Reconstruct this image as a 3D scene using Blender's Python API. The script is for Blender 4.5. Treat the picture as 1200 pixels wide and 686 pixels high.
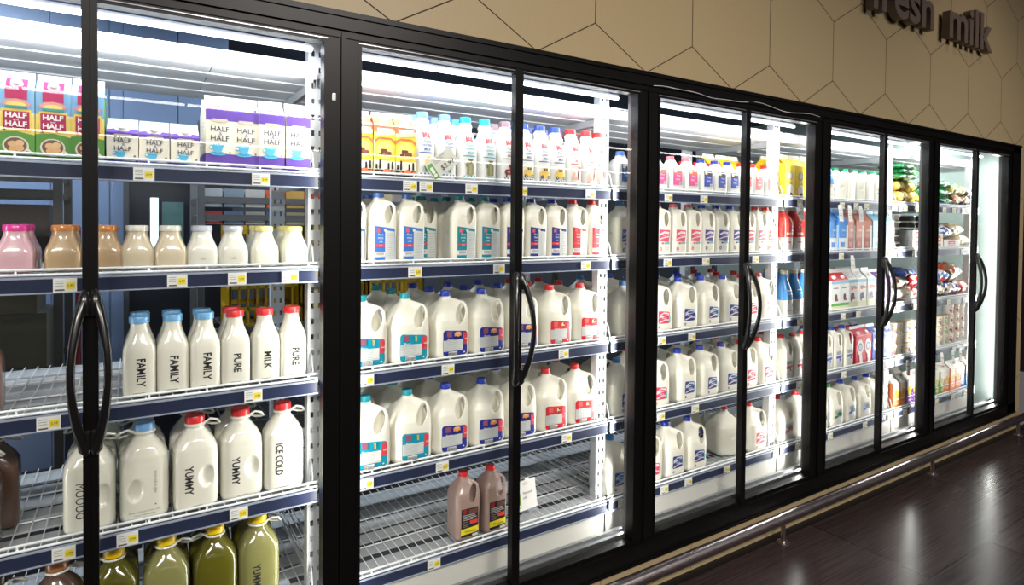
import bpy, bmesh, math, random
from mathutils import Vector, Matrix
from mathutils.bvhtree import BVHTree
random.seed(7)
PI = math.pi
S = bpy.context.scene
for o in list(bpy.data.objects): bpy.data.objects.remove(o)
COL = S.collection

# ------------------------------------------------------------------ camera, world, light, exposure
CAMZ = 1.53
cd = bpy.data.cameras.new('camera'); cam = bpy.data.objects.new('camera', cd); COL.objects.link(cam); S.camera = cam
yaw, pitch, roll = 0.5648520, -0.0181854, 0.0091280
Fw = Vector((math.sin(yaw)*math.cos(pitch), math.cos(yaw)*math.cos(pitch), math.sin(pitch)))
Rt = Vector((math.cos(yaw), -math.sin(yaw), 0)); Up = Rt.cross(Fw)
R2 = Rt*math.cos(roll)+Up*math.sin(roll); U2 = -Rt*math.sin(roll)+Up*math.cos(roll)
M = Matrix((R2, U2, -Fw)).transposed().to_4x4(); M.translation = Vector((-0.58381, -1.82447, CAMZ))
cam.matrix_world = M
cd.sensor_fit = 'HORIZONTAL'; cd.sensor_width = 36; cd.lens = 36*703.56/1200
cd.shift_x = 0; cd.shift_y = -66.89/1200; cd.clip_start = .05

W = bpy.data.worlds.new('world'); S.world = W; W.use_nodes = True
W.node_tree.nodes['Background'].inputs[0].default_value = (.9, .82, .8, 1)
W.node_tree.nodes['Background'].inputs[1].default_value = .12
S.view_settings.view_transform = 'Standard'; S.view_settings.look = 'None'
S.view_settings.exposure = 0; S.view_settings.gamma = 1; S.view_settings.use_curve_mapping = False

def area(name, loc, aim, sx, sy, power, col=(1, 1, 1), spread=180):
    # spread: opening angle of the light's beam
    l = bpy.data.lights.new(name, 'AREA'); l.shape = 'RECTANGLE'; l.size = sx; l.size_y = sy; l.energy = power; l.color = col
    l.spread = math.radians(spread)
    o = bpy.data.objects.new(name, l); COL.objects.link(o); o.location = loc
    o.rotation_euler = (Vector(aim)-Vector(loc)).to_track_quat('-Z', 'Y').to_euler(); return o
WARM = (1, .80, .58)
def spot(name, loc, aim, power, ang, col, blend=1, rad=.06):
    l = bpy.data.lights.new(name, 'SPOT'); l.energy = power; l.spot_size = math.radians(ang); l.spot_blend = blend; l.color = col; l.shadow_soft_size = rad
    o = bpy.data.objects.new(name, l); COL.objects.link(o); o.location = loc
    o.rotation_euler = (Vector(aim)-Vector(loc)).to_track_quat('-Z', 'Y').to_euler(); return o
spot('store_spot', (.9, -1.7, 3.75), (1.3, 0, 2.5), 31, 95, WARM)
spot('store_spot', (4.1, -1.0, 3.75), (4.2, 0, 2.4), 9, 80, (1, .8, .66), rad=.03)
for lx, le in ((-2.2, 32), (.8, 34), (4.2, 27)): area('store_fill_light', (lx, -4.0, 3.7), (lx+.3, 0, .7), 1.8, .5, le, (1, .925, .86), 75)  # unseen fill lights added to brighten the fronts of the goods
for lx, le in ((-1.5, 40), (.6, 26), (2.2, 22)): area('cooler_fill_light', (lx, 1.35, 2.55), (lx, 1.7, .8), 1.0, .3, le, (.85, .92, 1))  # unseen lights added to brighten the room behind the shelves

# sections of shelving (upright centres), shelf heights, door openings
UPX = [-.078+1.219*(i-1) for i in range(-0, 6)]          # -1.297 .. 4.798
SHZ = [1.695, 1.398, 1.043, .695, .352]
DL = [-1.275, 0, 1.28, 2.562, 3.815]
DM = [-.67, .585, 1.872, 3.138, 4.388]
DR = [-.09, 1.176, 2.435, 3.69, 4.94]
PD = [.06, .06, .042, .042, .042]        # depth of the posts behind the glass
def light_area(i):
    # the lamps of the case: a lamp along the top of each opening and one down the inside of each post
    x0, x1 = DL[i], DR[i]
    a = area('case_top_light', ((x0+x1)/2, .075, 2.05), ((x0+x1)/2, .36, 1.4), x1-x0, .03, 3.0 if i < 4 else 2.2, (.93, .97, 1))
    area('case_fascia_light', ((x0+x1)/2, .108, 1.976), ((x0+x1)/2, .6, 1.93), x1-x0-.1, .015, 3.2 if i < 4 else 2.2, (.95, .98, 1))  # light added below the fascia to brighten the canopy underside
for i in range(5): light_area(i)
for i in range(5):       # one lamp down the back of each post between the doors
    xa, xb = (DR[i]+.012, DL[i+1]-.012) if i < 4 else (4.93, None)
    pw = (4.3, 7.2, 9, 9, 7)[i]
    area('case_post_light', (xa, PD[i]+.01, 1.13), (xa-1, PD[i]+.27, 1.13), .03, 1.8, pw*1.05, (1, .985, .94), 145)
    if i == 4: area('case_post_light', (4.96, .07, 1.13), (5.03, .3, 1.13), .03, 1.8, 2.4, (1, .985, .94))  # extra light added at the last post to brighten the end wall
    if xb: area('case_post_light', (xb, PD[i]+.01, 1.13), (xb+1, PD[i]+.27, 1.13), .03, 1.8, pw*.85, (1, .985, .94), 145)
area('cooler_fill_light', (4.86, .6, 2.3), (5.03, .5, 1), .15, .6, 8, (.9, 1, .97))  # unseen fill light added above the canopy for the pale end wall
area('case_post_light', (-1.285, .088, 1.13), (-.285, .088+.24, 1.13), .03, 1.8, 3, (1, .985, .94), 120)

# ------------------------------------------------------------------ materials
def lin(c):
    r = []
    for v in c:
        v = v/255; r.append(v/12.92 if v <= .04045 else ((v+.055)/1.055)**2.4)
    return tuple(r)+(1,)
MATS = {}
def mat(name, rgb=(128, 128, 128), rough=.5, metal=0, coat=0, emit=None, es=1, spec=.5, trans=0, sss=0, bump=None, var=None, alpha=1):
    if name in MATS: return MATS[name]
    m = bpy.data.materials.new(name); m.use_nodes = True; nt = m.node_tree; b = nt.nodes['Principled BSDF']
    b.inputs['Base Color'].default_value = lin(rgb); b.inputs['Roughness'].default_value = rough; b.inputs['Metallic'].default_value = metal
    b.inputs['Coat Weight'].default_value = coat; b.inputs['Coat Roughness'].default_value = .05; b.inputs['Specular IOR Level'].default_value = spec
    b.inputs['Transmission Weight'].default_value = trans
    if emit: b.inputs['Emission Color'].default_value = lin(emit); b.inputs['Emission Strength'].default_value = es
    tc = nt.nodes.new('ShaderNodeTexCoord')
    if var:      # (scale, amount) subtle mottling of the object's own colour
        n = nt.nodes.new('ShaderNodeTexNoise'); n.inputs['Scale'].default_value = var[0]; nt.links.new(tc.outputs['Object'], n.inputs['Vector'])
        mx = nt.nodes.new('ShaderNodeMix'); mx.data_type = 'RGBA'; mx.inputs[6].default_value = lin(rgb)
        mx.inputs[7].default_value = lin([v*(1-var[1]) for v in rgb]); nt.links.new(n.outputs['Fac'], mx.inputs[0]); nt.links.new(mx.outputs[2], b.inputs['Base Color'])
    if bump:
        n = nt.nodes.new('ShaderNodeTexNoise'); n.inputs['Scale'].default_value = bump[0]; nt.links.new(tc.outputs['Object'], n.inputs['Vector'])
        bp = nt.nodes.new('ShaderNodeBump'); bp.inputs['Strength'].default_value = bump[1]; bp.inputs['Distance'].default_value = .01
        nt.links.new(n.outputs['Fac'], bp.inputs['Height']); nt.links.new(bp.outputs[0], b.inputs['Normal'])
    MATS[name] = m; return m
def col(r, g, b, rough=.45): return mat('print_%d_%d_%d' % (r, g, b), (r, g, b), rough)

white_metal = mat('white powder coated metal', (226, 229, 232), .35)
grey_metal = mat('grey sheet metal', (176, 180, 184), .42)
navy = mat('navy price strip', (40, 48, 76), .35, coat=.2)
silver_strip = mat('clear strip edge', (190, 200, 220), .25, metal=.4)
black_metal = mat('black anodised metal', (10, 9, 9), .36, spec=.25)
black_plastic = mat('black plastic handle', (22, 21, 22), .3, coat=.3)
post_inner = mat('grey inner post', (66, 60, 62), .5)
alu = mat('brushed aluminium', (168, 170, 172), .3, metal=.85)
steel = mat('stainless rail', (214, 204, 208), .3, metal=1)
hdpe = mat('milk jug plastic', (241, 238, 224), .42, coat=.15, var=(9, .02))
hdpe2 = mat('white bottle plastic', (233, 232, 227), .33, coat=.2)
choc = mat('chocolate milk jug', (176, 149, 139), .35, coat=.3, var=(12, .12))
milk_glass = mat('milk behind glass', (232, 230, 216), .2, coat=1)
paper = mat('white paper', (236, 236, 232), .6)
dark_void = mat('dark room', (30, 34, 42), .7)

def glass_mat():
    m = bpy.data.materials.new('door glass'); m.use_nodes = True; nt = m.node_tree; nt.nodes.clear()
    out = nt.nodes.new('ShaderNodeOutputMaterial'); t = nt.nodes.new('ShaderNodeBsdfTransparent'); g = nt.nodes.new('ShaderNodeBsdfGlossy')
    t.inputs[0].default_value = (.975, .985, .98, 1); g.inputs['Roughness'].default_value = .0
    fr = nt.nodes.new('ShaderNodeFresnel'); ge = nt.nodes.new('ShaderNodeNewGeometry'); mr = nt.nodes.new('ShaderNodeMapRange'); mr.inputs[3].default_value = 1.45; mr.inputs[4].default_value = 1/1.45
    nt.links.new(ge.outputs['Backfacing'], mr.inputs[0]); nt.links.new(mr.outputs[0], fr.inputs[0]); mx = nt.nodes.new('ShaderNodeMixShader')
    nt.links.new(fr.outputs[0], mx.inputs[0]); nt.links.new(t.outputs[0], mx.inputs[1]); nt.links.new(g.outputs[0], mx.inputs[2]); nt.links.new(mx.outputs[0], out.inputs[0])
    return m
glass = glass_mat()

# ------------------------------------------------------------------ mesh helpers
class MB:
    def __init__(s): s.v = []; s.f = []; s.m = []
    def box(s, x0, x1, y0, y1, z0, z1, m=0):
        i = len(s.v); s.v += [(x0, y0, z0), (x1, y0, z0), (x1, y1, z0), (x0, y1, z0), (x0, y0, z1), (x1, y0, z1), (x1, y1, z1), (x0, y1, z1)]
        s.f += [[i+a for a in q] for q in ((0, 3, 2, 1), (4, 5, 6, 7), (0, 1, 5, 4), (1, 2, 6, 5), (2, 3, 7, 6), (3, 0, 4, 7))]; s.m += [m]*6; return s
    def tube(s, pts, r, n=8, m=0, cap=True, sq=(1, 1)):
        pts = [Vector(p) for p in pts]; rs = r if isinstance(r, (list, tuple)) else [r]*len(pts); base = len(s.v); pu = None
        for k, p in enumerate(pts):
            d = (pts[min(k+1, len(pts)-1)]-pts[max(k-1, 0)]).normalized()
            if pu is None: pu = d.orthogonal().normalized() if abs(d.z) > .9 or True else pu
            u = (pu-d*pu.dot(d)).normalized(); w = d.cross(u); pu = u
            for j in range(n):
                a = 2*PI*j/n; s.v.append(tuple(p+u*math.cos(a)*rs[k]*sq[0]+w*math.sin(a)*rs[k]*sq[1]))
        for k in range(len(pts)-1):
            for j in range(n):
                a = base+k*n+j; b = base+k*n+(j+1) % n; s.f.append([a, b, b+n, a+n]); s.m.append(m)
        if cap: s.f.append([base+j for j in range(n)][::-1]); s.m.append(m); s.f.append([base+(len(pts)-1)*n+j for j in range(n)]); s.m.append(m)
        return s
    def loft(s, secs, n=32, m=0, cx=0, cy=0):
        # secs: (z, hx, hy, exponent) superellipse rings
        base = len(s.v)
        for (z, hx, hy, e) in secs:
            for j in range(n):
                a = 2*PI*(j+.5)/n; c, q = math.cos(a), math.sin(a)
                s.v.append((cx+hx*math.copysign(abs(c)**(2/e), c), cy+hy*math.copysign(abs(q)**(2/e), q), z))
        for k in range(len(secs)-1):
            for j in range(n):
                a = base+k*n+j; b = base+k*n+(j+1) % n; s.f.append([a, b, b+n, a+n]); s.m.append(m)
        s.f.append([base+j for j in range(n)][::-1]); s.m.append(m); s.f.append([base+(len(secs)-1)*n+j for j in range(n)]); s.m.append(m)
        return s
    def quad(s, *p, m=0): i = len(s.v); s.v += [tuple(q) for q in p]; s.f.append(list(range(i, i+len(p)))); s.m.append(m); return s
    def mesh(s, name, mats, smooth=False, bevel=0):
        me = bpy.data.meshes.new(name); me.from_pydata(s.v, [], s.f); mats = mats if isinstance(mats, (list, tuple)) else [mats]
        for q in mats: me.materials.append(q)
        for p, k in zip(me.polygons, s.m): p.material_index = k
        if smooth:
            me.polygons.foreach_set('use_smooth', [True]*len(me.polygons)); me.set_sharp_from_angle(angle=math.radians(38))
        me.update(); return me
def link(name, me, parent=None, loc=None):
    o = bpy.data.objects.new(name, me); COL.objects.link(o); o.parent = parent
    if loc is not None: o.location = loc
    return o
def part(mb, name, mats, parent=None, smooth=False, label=None):
    o = link(name, mb.mesh(name, mats, smooth), parent)
    if label: o['label'] = label
    return o
def empty(name, loc=(0, 0, 0), rz=0):
    o = bpy.data.objects.new(name, None); COL.objects.link(o); o.location = loc; o.rotation_euler = (0, 0, rz); o.empty_display_size = .05; return o
def tag(o, label=None, cat=None, group=None, kind=None):
    if label: o['label'] = label
    if cat: o['category'] = cat
    if group: o['group'] = group
    if kind: o['kind'] = kind
    return o
def copy_tree(o, parent=None):
    c = o.copy(); COL.objects.link(c); c.parent = parent
    for ch in list(o.children): copy_tree(ch, c)
    return c
def bvh(me): return BVHTree.FromPolygons([v.co for v in me.vertices], [list(p.vertices) for p in me.polygons])

def text_mesh(txt, size, sx=1, vertical=False, bold=0, extrude=0, center=True, spacing=1):
    cu = bpy.data.curves.new('t', 'FONT'); cu.body = txt; cu.size = size; cu.offset = bold; cu.extrude = extrude; cu.resolution_u = 3
    cu.space_character = spacing
    if center: cu.align_x = 'CENTER'; cu.align_y = 'CENTER'
    o = bpy.data.objects.new('t', cu); COL.objects.link(o); bpy.context.view_layer.update()
    me = bpy.data.meshes.new_from_object(o.evaluated_get(bpy.context.evaluated_depsgraph_get()))
    bpy.data.objects.remove(o); bpy.data.curves.remove(cu)
    for v in me.vertices:
        x, y, z = v.co; x *= sx
        if vertical: x, y = y, -x
        v.co = (x, -z, y)
    return me
def decal(name, polys, parent, tree=None, texts=(), step=.012, off=.0004, yflat=None, flip=False, dirv='-y'):
    """printed label that hugs the surface: polys = (material, [(x,z)..]); texts = (material, text, x, z, size, kwargs)"""
    bm = bmesh.new(); mats = []
    def mi(m):
        if m not in mats: mats.append(m)
        return mats.index(m)
    lay = bm.verts.layers.float.new('lay'); L = 0
    for (m, pts) in polys:
        L += 1; b2 = bmesh.new(); f = b2.faces.new([b2.verts.new((x, 0, z)) for x, z in pts])
        if tree is not None:
            xs = [p[0] for p in pts]; zs = [p[1] for p in pts]
            k = math.floor(min(xs)/step)+1
            while k*step < max(xs):
                bmesh.ops.bisect_plane(b2, geom=b2.verts[:]+b2.edges[:]+b2.faces[:], plane_co=(k*step, 0, 0), plane_no=(1, 0, 0)); k += 1
            zst = .008
            k = math.floor(min(zs)/zst)+1
            while k*zst < max(zs):
                bmesh.ops.bisect_plane(b2, geom=b2.verts[:]+b2.edges[:]+b2.faces[:], plane_co=(0, 0, k*zst), plane_no=(0, 0, 1)); k += 1
        vm = {}
        for v in b2.verts: q = bm.verts.new(v.co); q[lay] = L; vm[v] = q
        for f in b2.faces: g = bm.faces.new([vm[v] for v in f.verts]); g.material_index = mi(m)
        b2.free()
    for (m, txt, x, z, size, kw) in texts:
        tm = text_mesh(txt, size, **kw); vs = []
        for v in tm.vertices: q = bm.verts.new((v.co.x+x, 0, v.co.z+z)); q[lay] = L+1; vs.append(q)
        for p in tm.polygons:
            try: g = bm.faces.new([vs[i] for i in p.vertices]); g.material_index = mi(m)
            except ValueError: pass
        bpy.data.meshes.remove(tm)
    for v in bm.verts:
        y = yflat if yflat is not None else 0
        if callable(yflat): y = yflat(v.co.x, v.co.z)
        if tree is not None:
            h = tree.ray_cast(Vector((v.co.x, -.6, v.co.z)), Vector((0, 1, 0)))
            if h[0] is not None: y = h[0].y
            else: y = 0
        v.co.y = y-off*v[lay]
    for f in bm.faces:
        f.normal_update()
        if f.normal.y > 0: f.normal_flip()
    me = bpy.data.meshes.new(name); bm.to_mesh(me); bm.free()
    for m in mats: me.materials.append(m)
    return link(name, me, parent)
def rect(x0, x1, z0, z1): return [(x0, z0), (x1, z0), (x1, z1), (x0, z1)]
def rrect(x0, x1, z0, z1, r, n=4, skew=0):
    p = []
    for cx, cz, a0 in ((x1-r, z0+r, -90), (x1-r, z1-r, 0), (x0+r, z1-r, 90), (x0+r, z0+r, 180)):
        for k in range(n+1):
            a = math.radians(a0+90*k/n); x = cx+r*math.cos(a); z = cz+r*math.sin(a)
            p.append((x, z+(skew*(x-x0)/(x1-x0) if z > (z0+z1)/2 else 0)))
    return p
def disc(x, z, rx, rz=None, n=16, a0=0, a1=360):
    rz = rz or rx; return [(x+rx*math.cos(math.radians(a0+(a1-a0)*k/n)), z+rz*math.sin(math.radians(a0+(a1-a0)*k/n))) for k in range(n + (0 if a1-a0 == 360 else 1))]

# ------------------------------------------------------------------ the setting
def floor_mat():
    m = bpy.data.materials.new('dark plank tile floor'); m.use_nodes = True; nt = m.node_tree; b = nt.nodes['Principled BSDF']
    tc = nt.nodes.new('ShaderNodeTexCoord')
    br = nt.nodes.new('ShaderNodeTexBrick'); br.offset = .5; br.inputs['Scale'].default_value = 1
    br.inputs['Brick Width'].default_value = 1.2; br.inputs['Row Height'].default_value = .6; br.inputs['Mortar Size'].default_value = .004
    br.inputs['Color1'].default_value = lin((60, 50, 51)); br.inputs['Color2'].default_value = lin((50, 42, 43)); br.inputs['Mortar'].default_value = lin((30, 26, 27))
    nt.links.new(tc.outputs['Object'], br.inputs['Vector'])
    mp = nt.nodes.new('ShaderNodeMapping'); mp.inputs['Scale'].default_value = (1.5, 60, 1); nt.links.new(tc.outputs['Object'], mp.inputs['Vector'])
    n = nt.nodes.new('ShaderNodeTexNoise'); n.inputs['Scale'].default_value = 2; n.inputs['Detail'].default_value = 6; nt.links.new(mp.outputs[0], n.inputs['Vector'])
    mx = nt.nodes.new('ShaderNodeMix'); mx.data_type = 'RGBA'; mx.blend_type = 'OVERLAY'; mx.inputs[0].default_value = .9
    nt.links.new(br.outputs['Color'], mx.inputs[6]); nt.links.new(n.outputs['Fac'], mx.inputs[7]); nt.links.new(mx.outputs[2], b.inputs['Base Color'])
    mr = nt.nodes.new('ShaderNodeMapRange'); mr.inputs[3].default_value = .12; mr.inputs[4].default_value = .34
    nt.links.new(n.outputs['Fac'], mr.inputs[0]); nt.links.new(mr.outputs[0], b.inputs['Roughness']); b.inputs['Specular IOR Level'].default_value = .055
    return m
tag(part(MB().box(-5, 17, -19, .0, -.12, -.02), 'floor', floor_mat()), kind='structure')
tag(part(MB().box(-4, 5.3, .0, 4, -.1, .05), 'floor_cooler', mat('cooler floor', (52, 50, 50), .6)), kind='structure')
tag(part(MB().box(-5, 17, -19, 4, 3.9, 4.0), 'ceiling', mat('dark ceiling', (60, 56, 54), .8)), kind='structure')
tag(part(MB().box(-5.1, -5, -19, 4, 0, 3.9), 'wall_left', mat('dim store wall', (70, 62, 58), .7)), kind='structure')
tag(part(MB().box(17, 17.1, -19, 4, 0, 3.9), 'wall_right', mat('maroon store wall', (74, 40, 52), .7)), kind='structure')
tag(part(MB().box(-5, 17, -19.1, -19, 0, 3.9), 'wall_back', mat('dim store wall', (70, 62, 58), .7)), kind='structure')

tag(part(MB().box(7.5, 7.6, -.9, 4, 0, 3.9), 'wall_side', mat('maroon store wall', (74, 40, 52), .7)), kind='structure')
beige = mat('beige wall panel', (180, 162, 126), .42, spec=.4, var=(220, .06))
groove = mat('panel groove', (62, 50, 40), .8)
def hex_wall():
    w, h, sl = .5515, .315, .153; x0 = .117; zb = 2.165; gap = .0022
    bmt = bmesh.new()
    rows = range(-6, 5)
    for r in rows:
        zl = zb+r*(h+sl)                      # lower vertex height of the row
        for c in range(-8, 11):
            xc = x0+c*w+(w/2 if r % 2 else 0)
            if xc > 5.6 or xc < -4: continue
            P = [(xc, zl), (xc+w/2, zl+sl), (xc+w/2, zl+sl+h), (xc, zl+2*sl+h), (xc-w/2, zl+sl+h), (xc-w/2, zl+sl)]
            zc = zl+sl+h/2; k = 1-gap/(w/2)
            vs = [bmt.verts.new((xc+(x-xc)*k, -.006, zc+(z-zc)*k)) for x, z in P]; bmt.faces.new(vs)
    def piece(xa, xb, za, zb_):
        b = bmt.copy()
        for co, no in (((xa, 0, 0), (-1, 0, 0)), ((xb, 0, 0), (1, 0, 0)), ((0, 0, za), (0, 0, -1)), ((0, 0, zb_), (0, 0, 1))):
            bmesh.ops.bisect_plane(b, geom=b.verts[:]+b.edges[:]+b.faces[:], plane_co=co, plane_no=no, clear_outer=True)
        return b
    verts, faces, mi = [], [], []
    for args in ((-4, 5.262, 2.166, 3.9), (5.128, 5.262, 0, 2.166)):
        b = piece(*args); base = len(verts); b.verts.index_update()
        verts += [tuple(v.co) for v in b.verts]; faces += [[base+v.index for v in f.verts] for f in b.faces]; mi += [0]*len(b.faces); b.free()
    mb = MB(); mb.v = verts; mb.f = faces; mb.m = mi
    mb.box(-4, 5.262, -.004, .10, 2.162, 3.9, 1); mb.box(5.125, 5.262, -.004, .12, 0, 2.162, 1)
    mb.box(5.262, 5.28, -.006, 4, 0, 3.9, 0)
    bmt.free()
    return mb
wall = tag(part(hex_wall(), 'wall_front', [beige, groove]), kind='structure')
# kick panel with seams, cove strip
kb = MB(); xs = [-1.6, -.5, .5, 1.0, 1.53, 2.075, 2.62, 3.165, 3.71, 4.255, 4.80, 5.262]
for a, b in zip(xs[:-1], xs[1:]): kb.box(a+.0015, b-.0015, -.012, .03, -.012, .127, 0)
kb.box(-4, 5.262, -.008, .03, -.02, .127, 1)
tag(part(kb, 'trim_kick', [beige, groove]), kind='structure')
cv = MB(); cv.v = [(-4, -.012, -.02), (-4, -.048, -.02), (-4, -.048, -.017), (-4, -.012, -.012), (5.262, -.012, -.02), (5.262, -.048, -.02), (5.262, -.048, -.017), (5.262, -.012, -.012)]
cv.f = [[0, 1, 2, 3], [7, 6, 5, 4], [1, 5, 6, 2], [2, 6, 7, 3], [0, 3, 7, 4], [0, 4, 5, 1]]; cv.m = [0]*6
tag(part(cv, 'baseboard_front', mat('black cove base', (20, 17, 17), .45)), kind='structure')
# cooler room shell
cool = mat('blue grey cooler wall', (106, 126, 158), .5)
cw = MB(); cw.box(-4, 5.3, 3.0, 3.05, .05, 3.0)
tag(part(cw, 'wall_cooler_back', mat('cooler back wall', (62, 68, 80), .6)), kind='structure')
tag(part(MB().box(5.03, 5.08, .06, 3.0, .05, 2.6), 'wall_cooler_right', mat('pale panel', (206, 222, 216), .4)), kind='structure')
tag(part(MB().box(-4, 5.3, .10, 3.05, 2.62, 2.7), 'ceiling_cooler', mat('cooler ceiling', (90, 100, 120), .6)), kind='structure')
sb = MB()
for i in range(9):
    a = -2.6+i*.24
    if a < -.70: sb.box(a+.002, a+.238, 1.9, 1.94, .05, 2.62)
sb.box(-2.6, -.62, 1.905, 1.96, .05, 2.62)
for a in (-.62, -.37): sb.box(a+.002, a+.248, 1.90, 1.94, 1.765, 2.62)
tag(part(sb, 'wall_cooler_partition', cool), kind='structure')

# ------------------------------------------------------------------ case frame and doors
fr = MB(); fr.box(-3.2, 5.128, -.03, .05, 2.108, 2.162); fr.box(-3.2, 5.128, -.022, .075, 2.086, 2.108); fr.box(-3.2, 5.128, -.036, -.028, 2.146, 2.162)
fr.box(-3.2, 5.128, -.03, .03, .127, .205); fr.box(-3.2, 5.128, -.036, -.02, .127, .14)
fr.box(4.985, 5.128, -.03, .05, .127, 2.15); fr.box(4.94, 4.985, -.02, .022, .2, 2.10)
frame = empty('cooler_frame', (1.9, 0, .127)); tag(frame, 'long black metal frame around the row of glass cooler doors', 'door frame')
def fpart(mb, name, m, label=None):
    mb.v = [(x-1.9, y, z-.127) for x, y, z in mb.v]; return part(mb, name, m, frame, label=label)
fpart(fr, 'surround', black_metal)
for a, b, d in zip(DR[:4], DL[1:], PD):
    mu = MB(); mu.box(a, b, -.018, .022, .2, 2.09); mu.box(a+(b-a)*.42, a+(b-a)*.58, -.026, -.018, .2, 2.1)
    mu.box(a+.008, b-.008, .022, d, .2, 2.09, 1); mu.box(a+.02, b-.02, d, d+.006, .25, 2.03, 1)
    fpart(mu, 'mullion', [black_metal, post_inner])
mu = MB(); mu.box(4.942, 4.98, .022, .045, .2, 2.09); fpart(mu, 'mullion', post_inner)
sill = MB()
for y0, y1, z0, z1 in ((.03, .045, .13, .235), (.045, .075, .13, .215), (.075, .09, .13, .232), (.09, .125, .05, .2)):
    sill.box(-3.2, 5.0, y0, y1, z0, z1)
fpart(sill, 'sill_track', alu, label='aluminium sill with raised tracks')
# small metal lock plate and strip on the mullions
lp = MB(); lp.loft([(0, .006, .012, 4), (.003, .006, .012, 4), (.0032, .004, .009, 4), (.001, .0035, .008, 4)], 16)
lp.v = [(x-.073-1.9+0, -.018-z, y+1.905-.127) for x, y, z in lp.v]; part(lp, 'keeper_plate', alu, frame)
ls = MB(); ls.box(2.49-1.9, 2.502-1.9, -.021, -.018, 1.75-.127, 1.98-.127); part(ls, 'keeper_strip', mat('tan strip', (170, 160, 135), .5), frame)
pairs_name = ['leftmost', 'second', 'third', 'fourth', 'rightmost']
def make_door(i, side):
    x0, x1 = (DL[i], DM[i]-.0002) if side < 0 else (DM[i]+.0002, DR[i])
    d = empty('cooler_door', (x0 if side < 0 else x1, 0, .205)); ox, oz = d.location.x, .205
    def P(mb, name, m, smooth=False, label=None):
        mb.v = [(x-ox, y, z-oz) for x, y, z in mb.v]; return part(mb, name, m, d, smooth, label)
    meet = x1 if side < 0 else x0; hing = x0 if side < 0 else x1
    s = -side
    P(MB().box(min(meet, meet+side*.016), max(meet, meet+side*.016), -.024, .006, .207, 2.084), 'meeting_stile', black_metal)
    P(MB().box(min(hing, hing-side*.012), max(hing, hing-side*.012), -.02, .022, .207, 2.084), 'hinge_stile', black_metal)
    P(MB().box(x0, x1, -.018, .022, 2.068, 2.086), 'top_rail', black_metal)
    P(MB().box(x0, x1, -.018, .022, .205, .222), 'bottom_rail', black_metal)
    P(MB().box(x0+.004, x1-.004, -.0025, .0025, .222, 2.07), 'pane', glass, label='clear glass pane')
    # bowed handle
    hb = MB(); pts = []; rr = []
    xm = meet+side*.008
    for k in range(17):
        t = k/16; a = math.sin(PI*t)**.8
        pts.append((xm+side*.026*a+side*.003, -.03-.043*a, .972+.366*t)); rr.append(.0125-.0035*math.sin(PI*t))
    hb.tube(pts, rr, 12)
    for z, dz in ((.972, 1), (1.338, -1)):
        hb.tube([(xm, -.022, z-dz*.022), (xm+side*.003, -.029, z-dz*.006), (xm+side*.003, -.031, z+dz*.012), (xm+side*.004, -.034, z+dz*.04)], [.006, .014, .016, .011], 12)
    P(hb, 'handle', black_plastic, True, 'bowed black plastic pull handle')
    side_n = 'left' if side < 0 else 'right'
    tag(d, '%s-hand glass door with black handle, %s pair of doors' % (side_n, pairs_name[i]), 'door', 'glass cooler doors')
    g = MB().box(x0+.002, x1-.002, -.0215, -.019, 2.076, 2.0785)
    P(g, 'gasket', mat('shiny gasket edge', (190, 190, 200), .2, metal=.6))
for i in range(5):
    for sd in (-1, 1): make_door(i, sd)

# rail in front
rail = empty('floor_rail', (2.115, -.078, -.02)); tag(rail, 'long brushed steel bumper rail along the floor in front of the doors', 'rail')
rb = MB(); rb.tube([(-3.5, 0, .122), (5.5, 0, .122)], .0265, 24); part(rb, 'tube', steel, rail, True)
for dx in (-3.12, -1.56, 0, 1.56, 2.93):
    p = MB(); p.tube([(dx, 0, .006), (dx, 0, .105)], .0105, 16); po = part(p, 'post', steel, rail, True)
    q = MB(); q.loft([(0, .031, .031, 2), (.004, .031, .031, 2), (.007, .026, .026, 2), (.008, .012, .012, 2)], 24); q.v = [(x+dx, y, z) for x, y, z in q.v]; part(q, 'flange', steel, po, True)

# sign letters
tan_sign = mat('dark bronze letters', (112, 98, 90), .4, metal=.1)
for word, xa, xb in (('fresh', 2.86, 3.595), ('milk', 3.785, 4.435)):
    me0 = text_mesh(word, .3, center=False, bold=.006); w0 = max(v.co.x for v in me0.vertices)-min(v.co.x for v in me0.vertices)
    zx = [v.co.z for v in me0.vertices]; bpy.data.meshes.remove(me0)
    sc = (xb-xa)/w0; 
    xoff = 0
    for ci, ch in enumerate(word):
        full = text_mesh(word[:ci+1], .3, center=False, bold=.006); single = text_mesh(ch, .3, center=False, bold=.006, extrude=.022)
        x1 = max(v.co.x for v in full.vertices); s1 = max(v.co.x for v in single.vertices); s0 = min(v.co.x for v in single.vertices)
        for v in single.vertices: v.co.x = (v.co.x-s1)*sc; v.co.z *= 1.13; 
        single.materials.append(tan_sign)
        lo = link('letter', single, None, (xa+x1*sc, -.047, 2.755)); lo.name = 'sign_letter'
        tag(lo, 'dark bronze raised letter %s of the word %s on the beige wall' % (ch, word), 'letter', 'fresh milk wall sign')
        bpy.data.meshes.remove(full)

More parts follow.
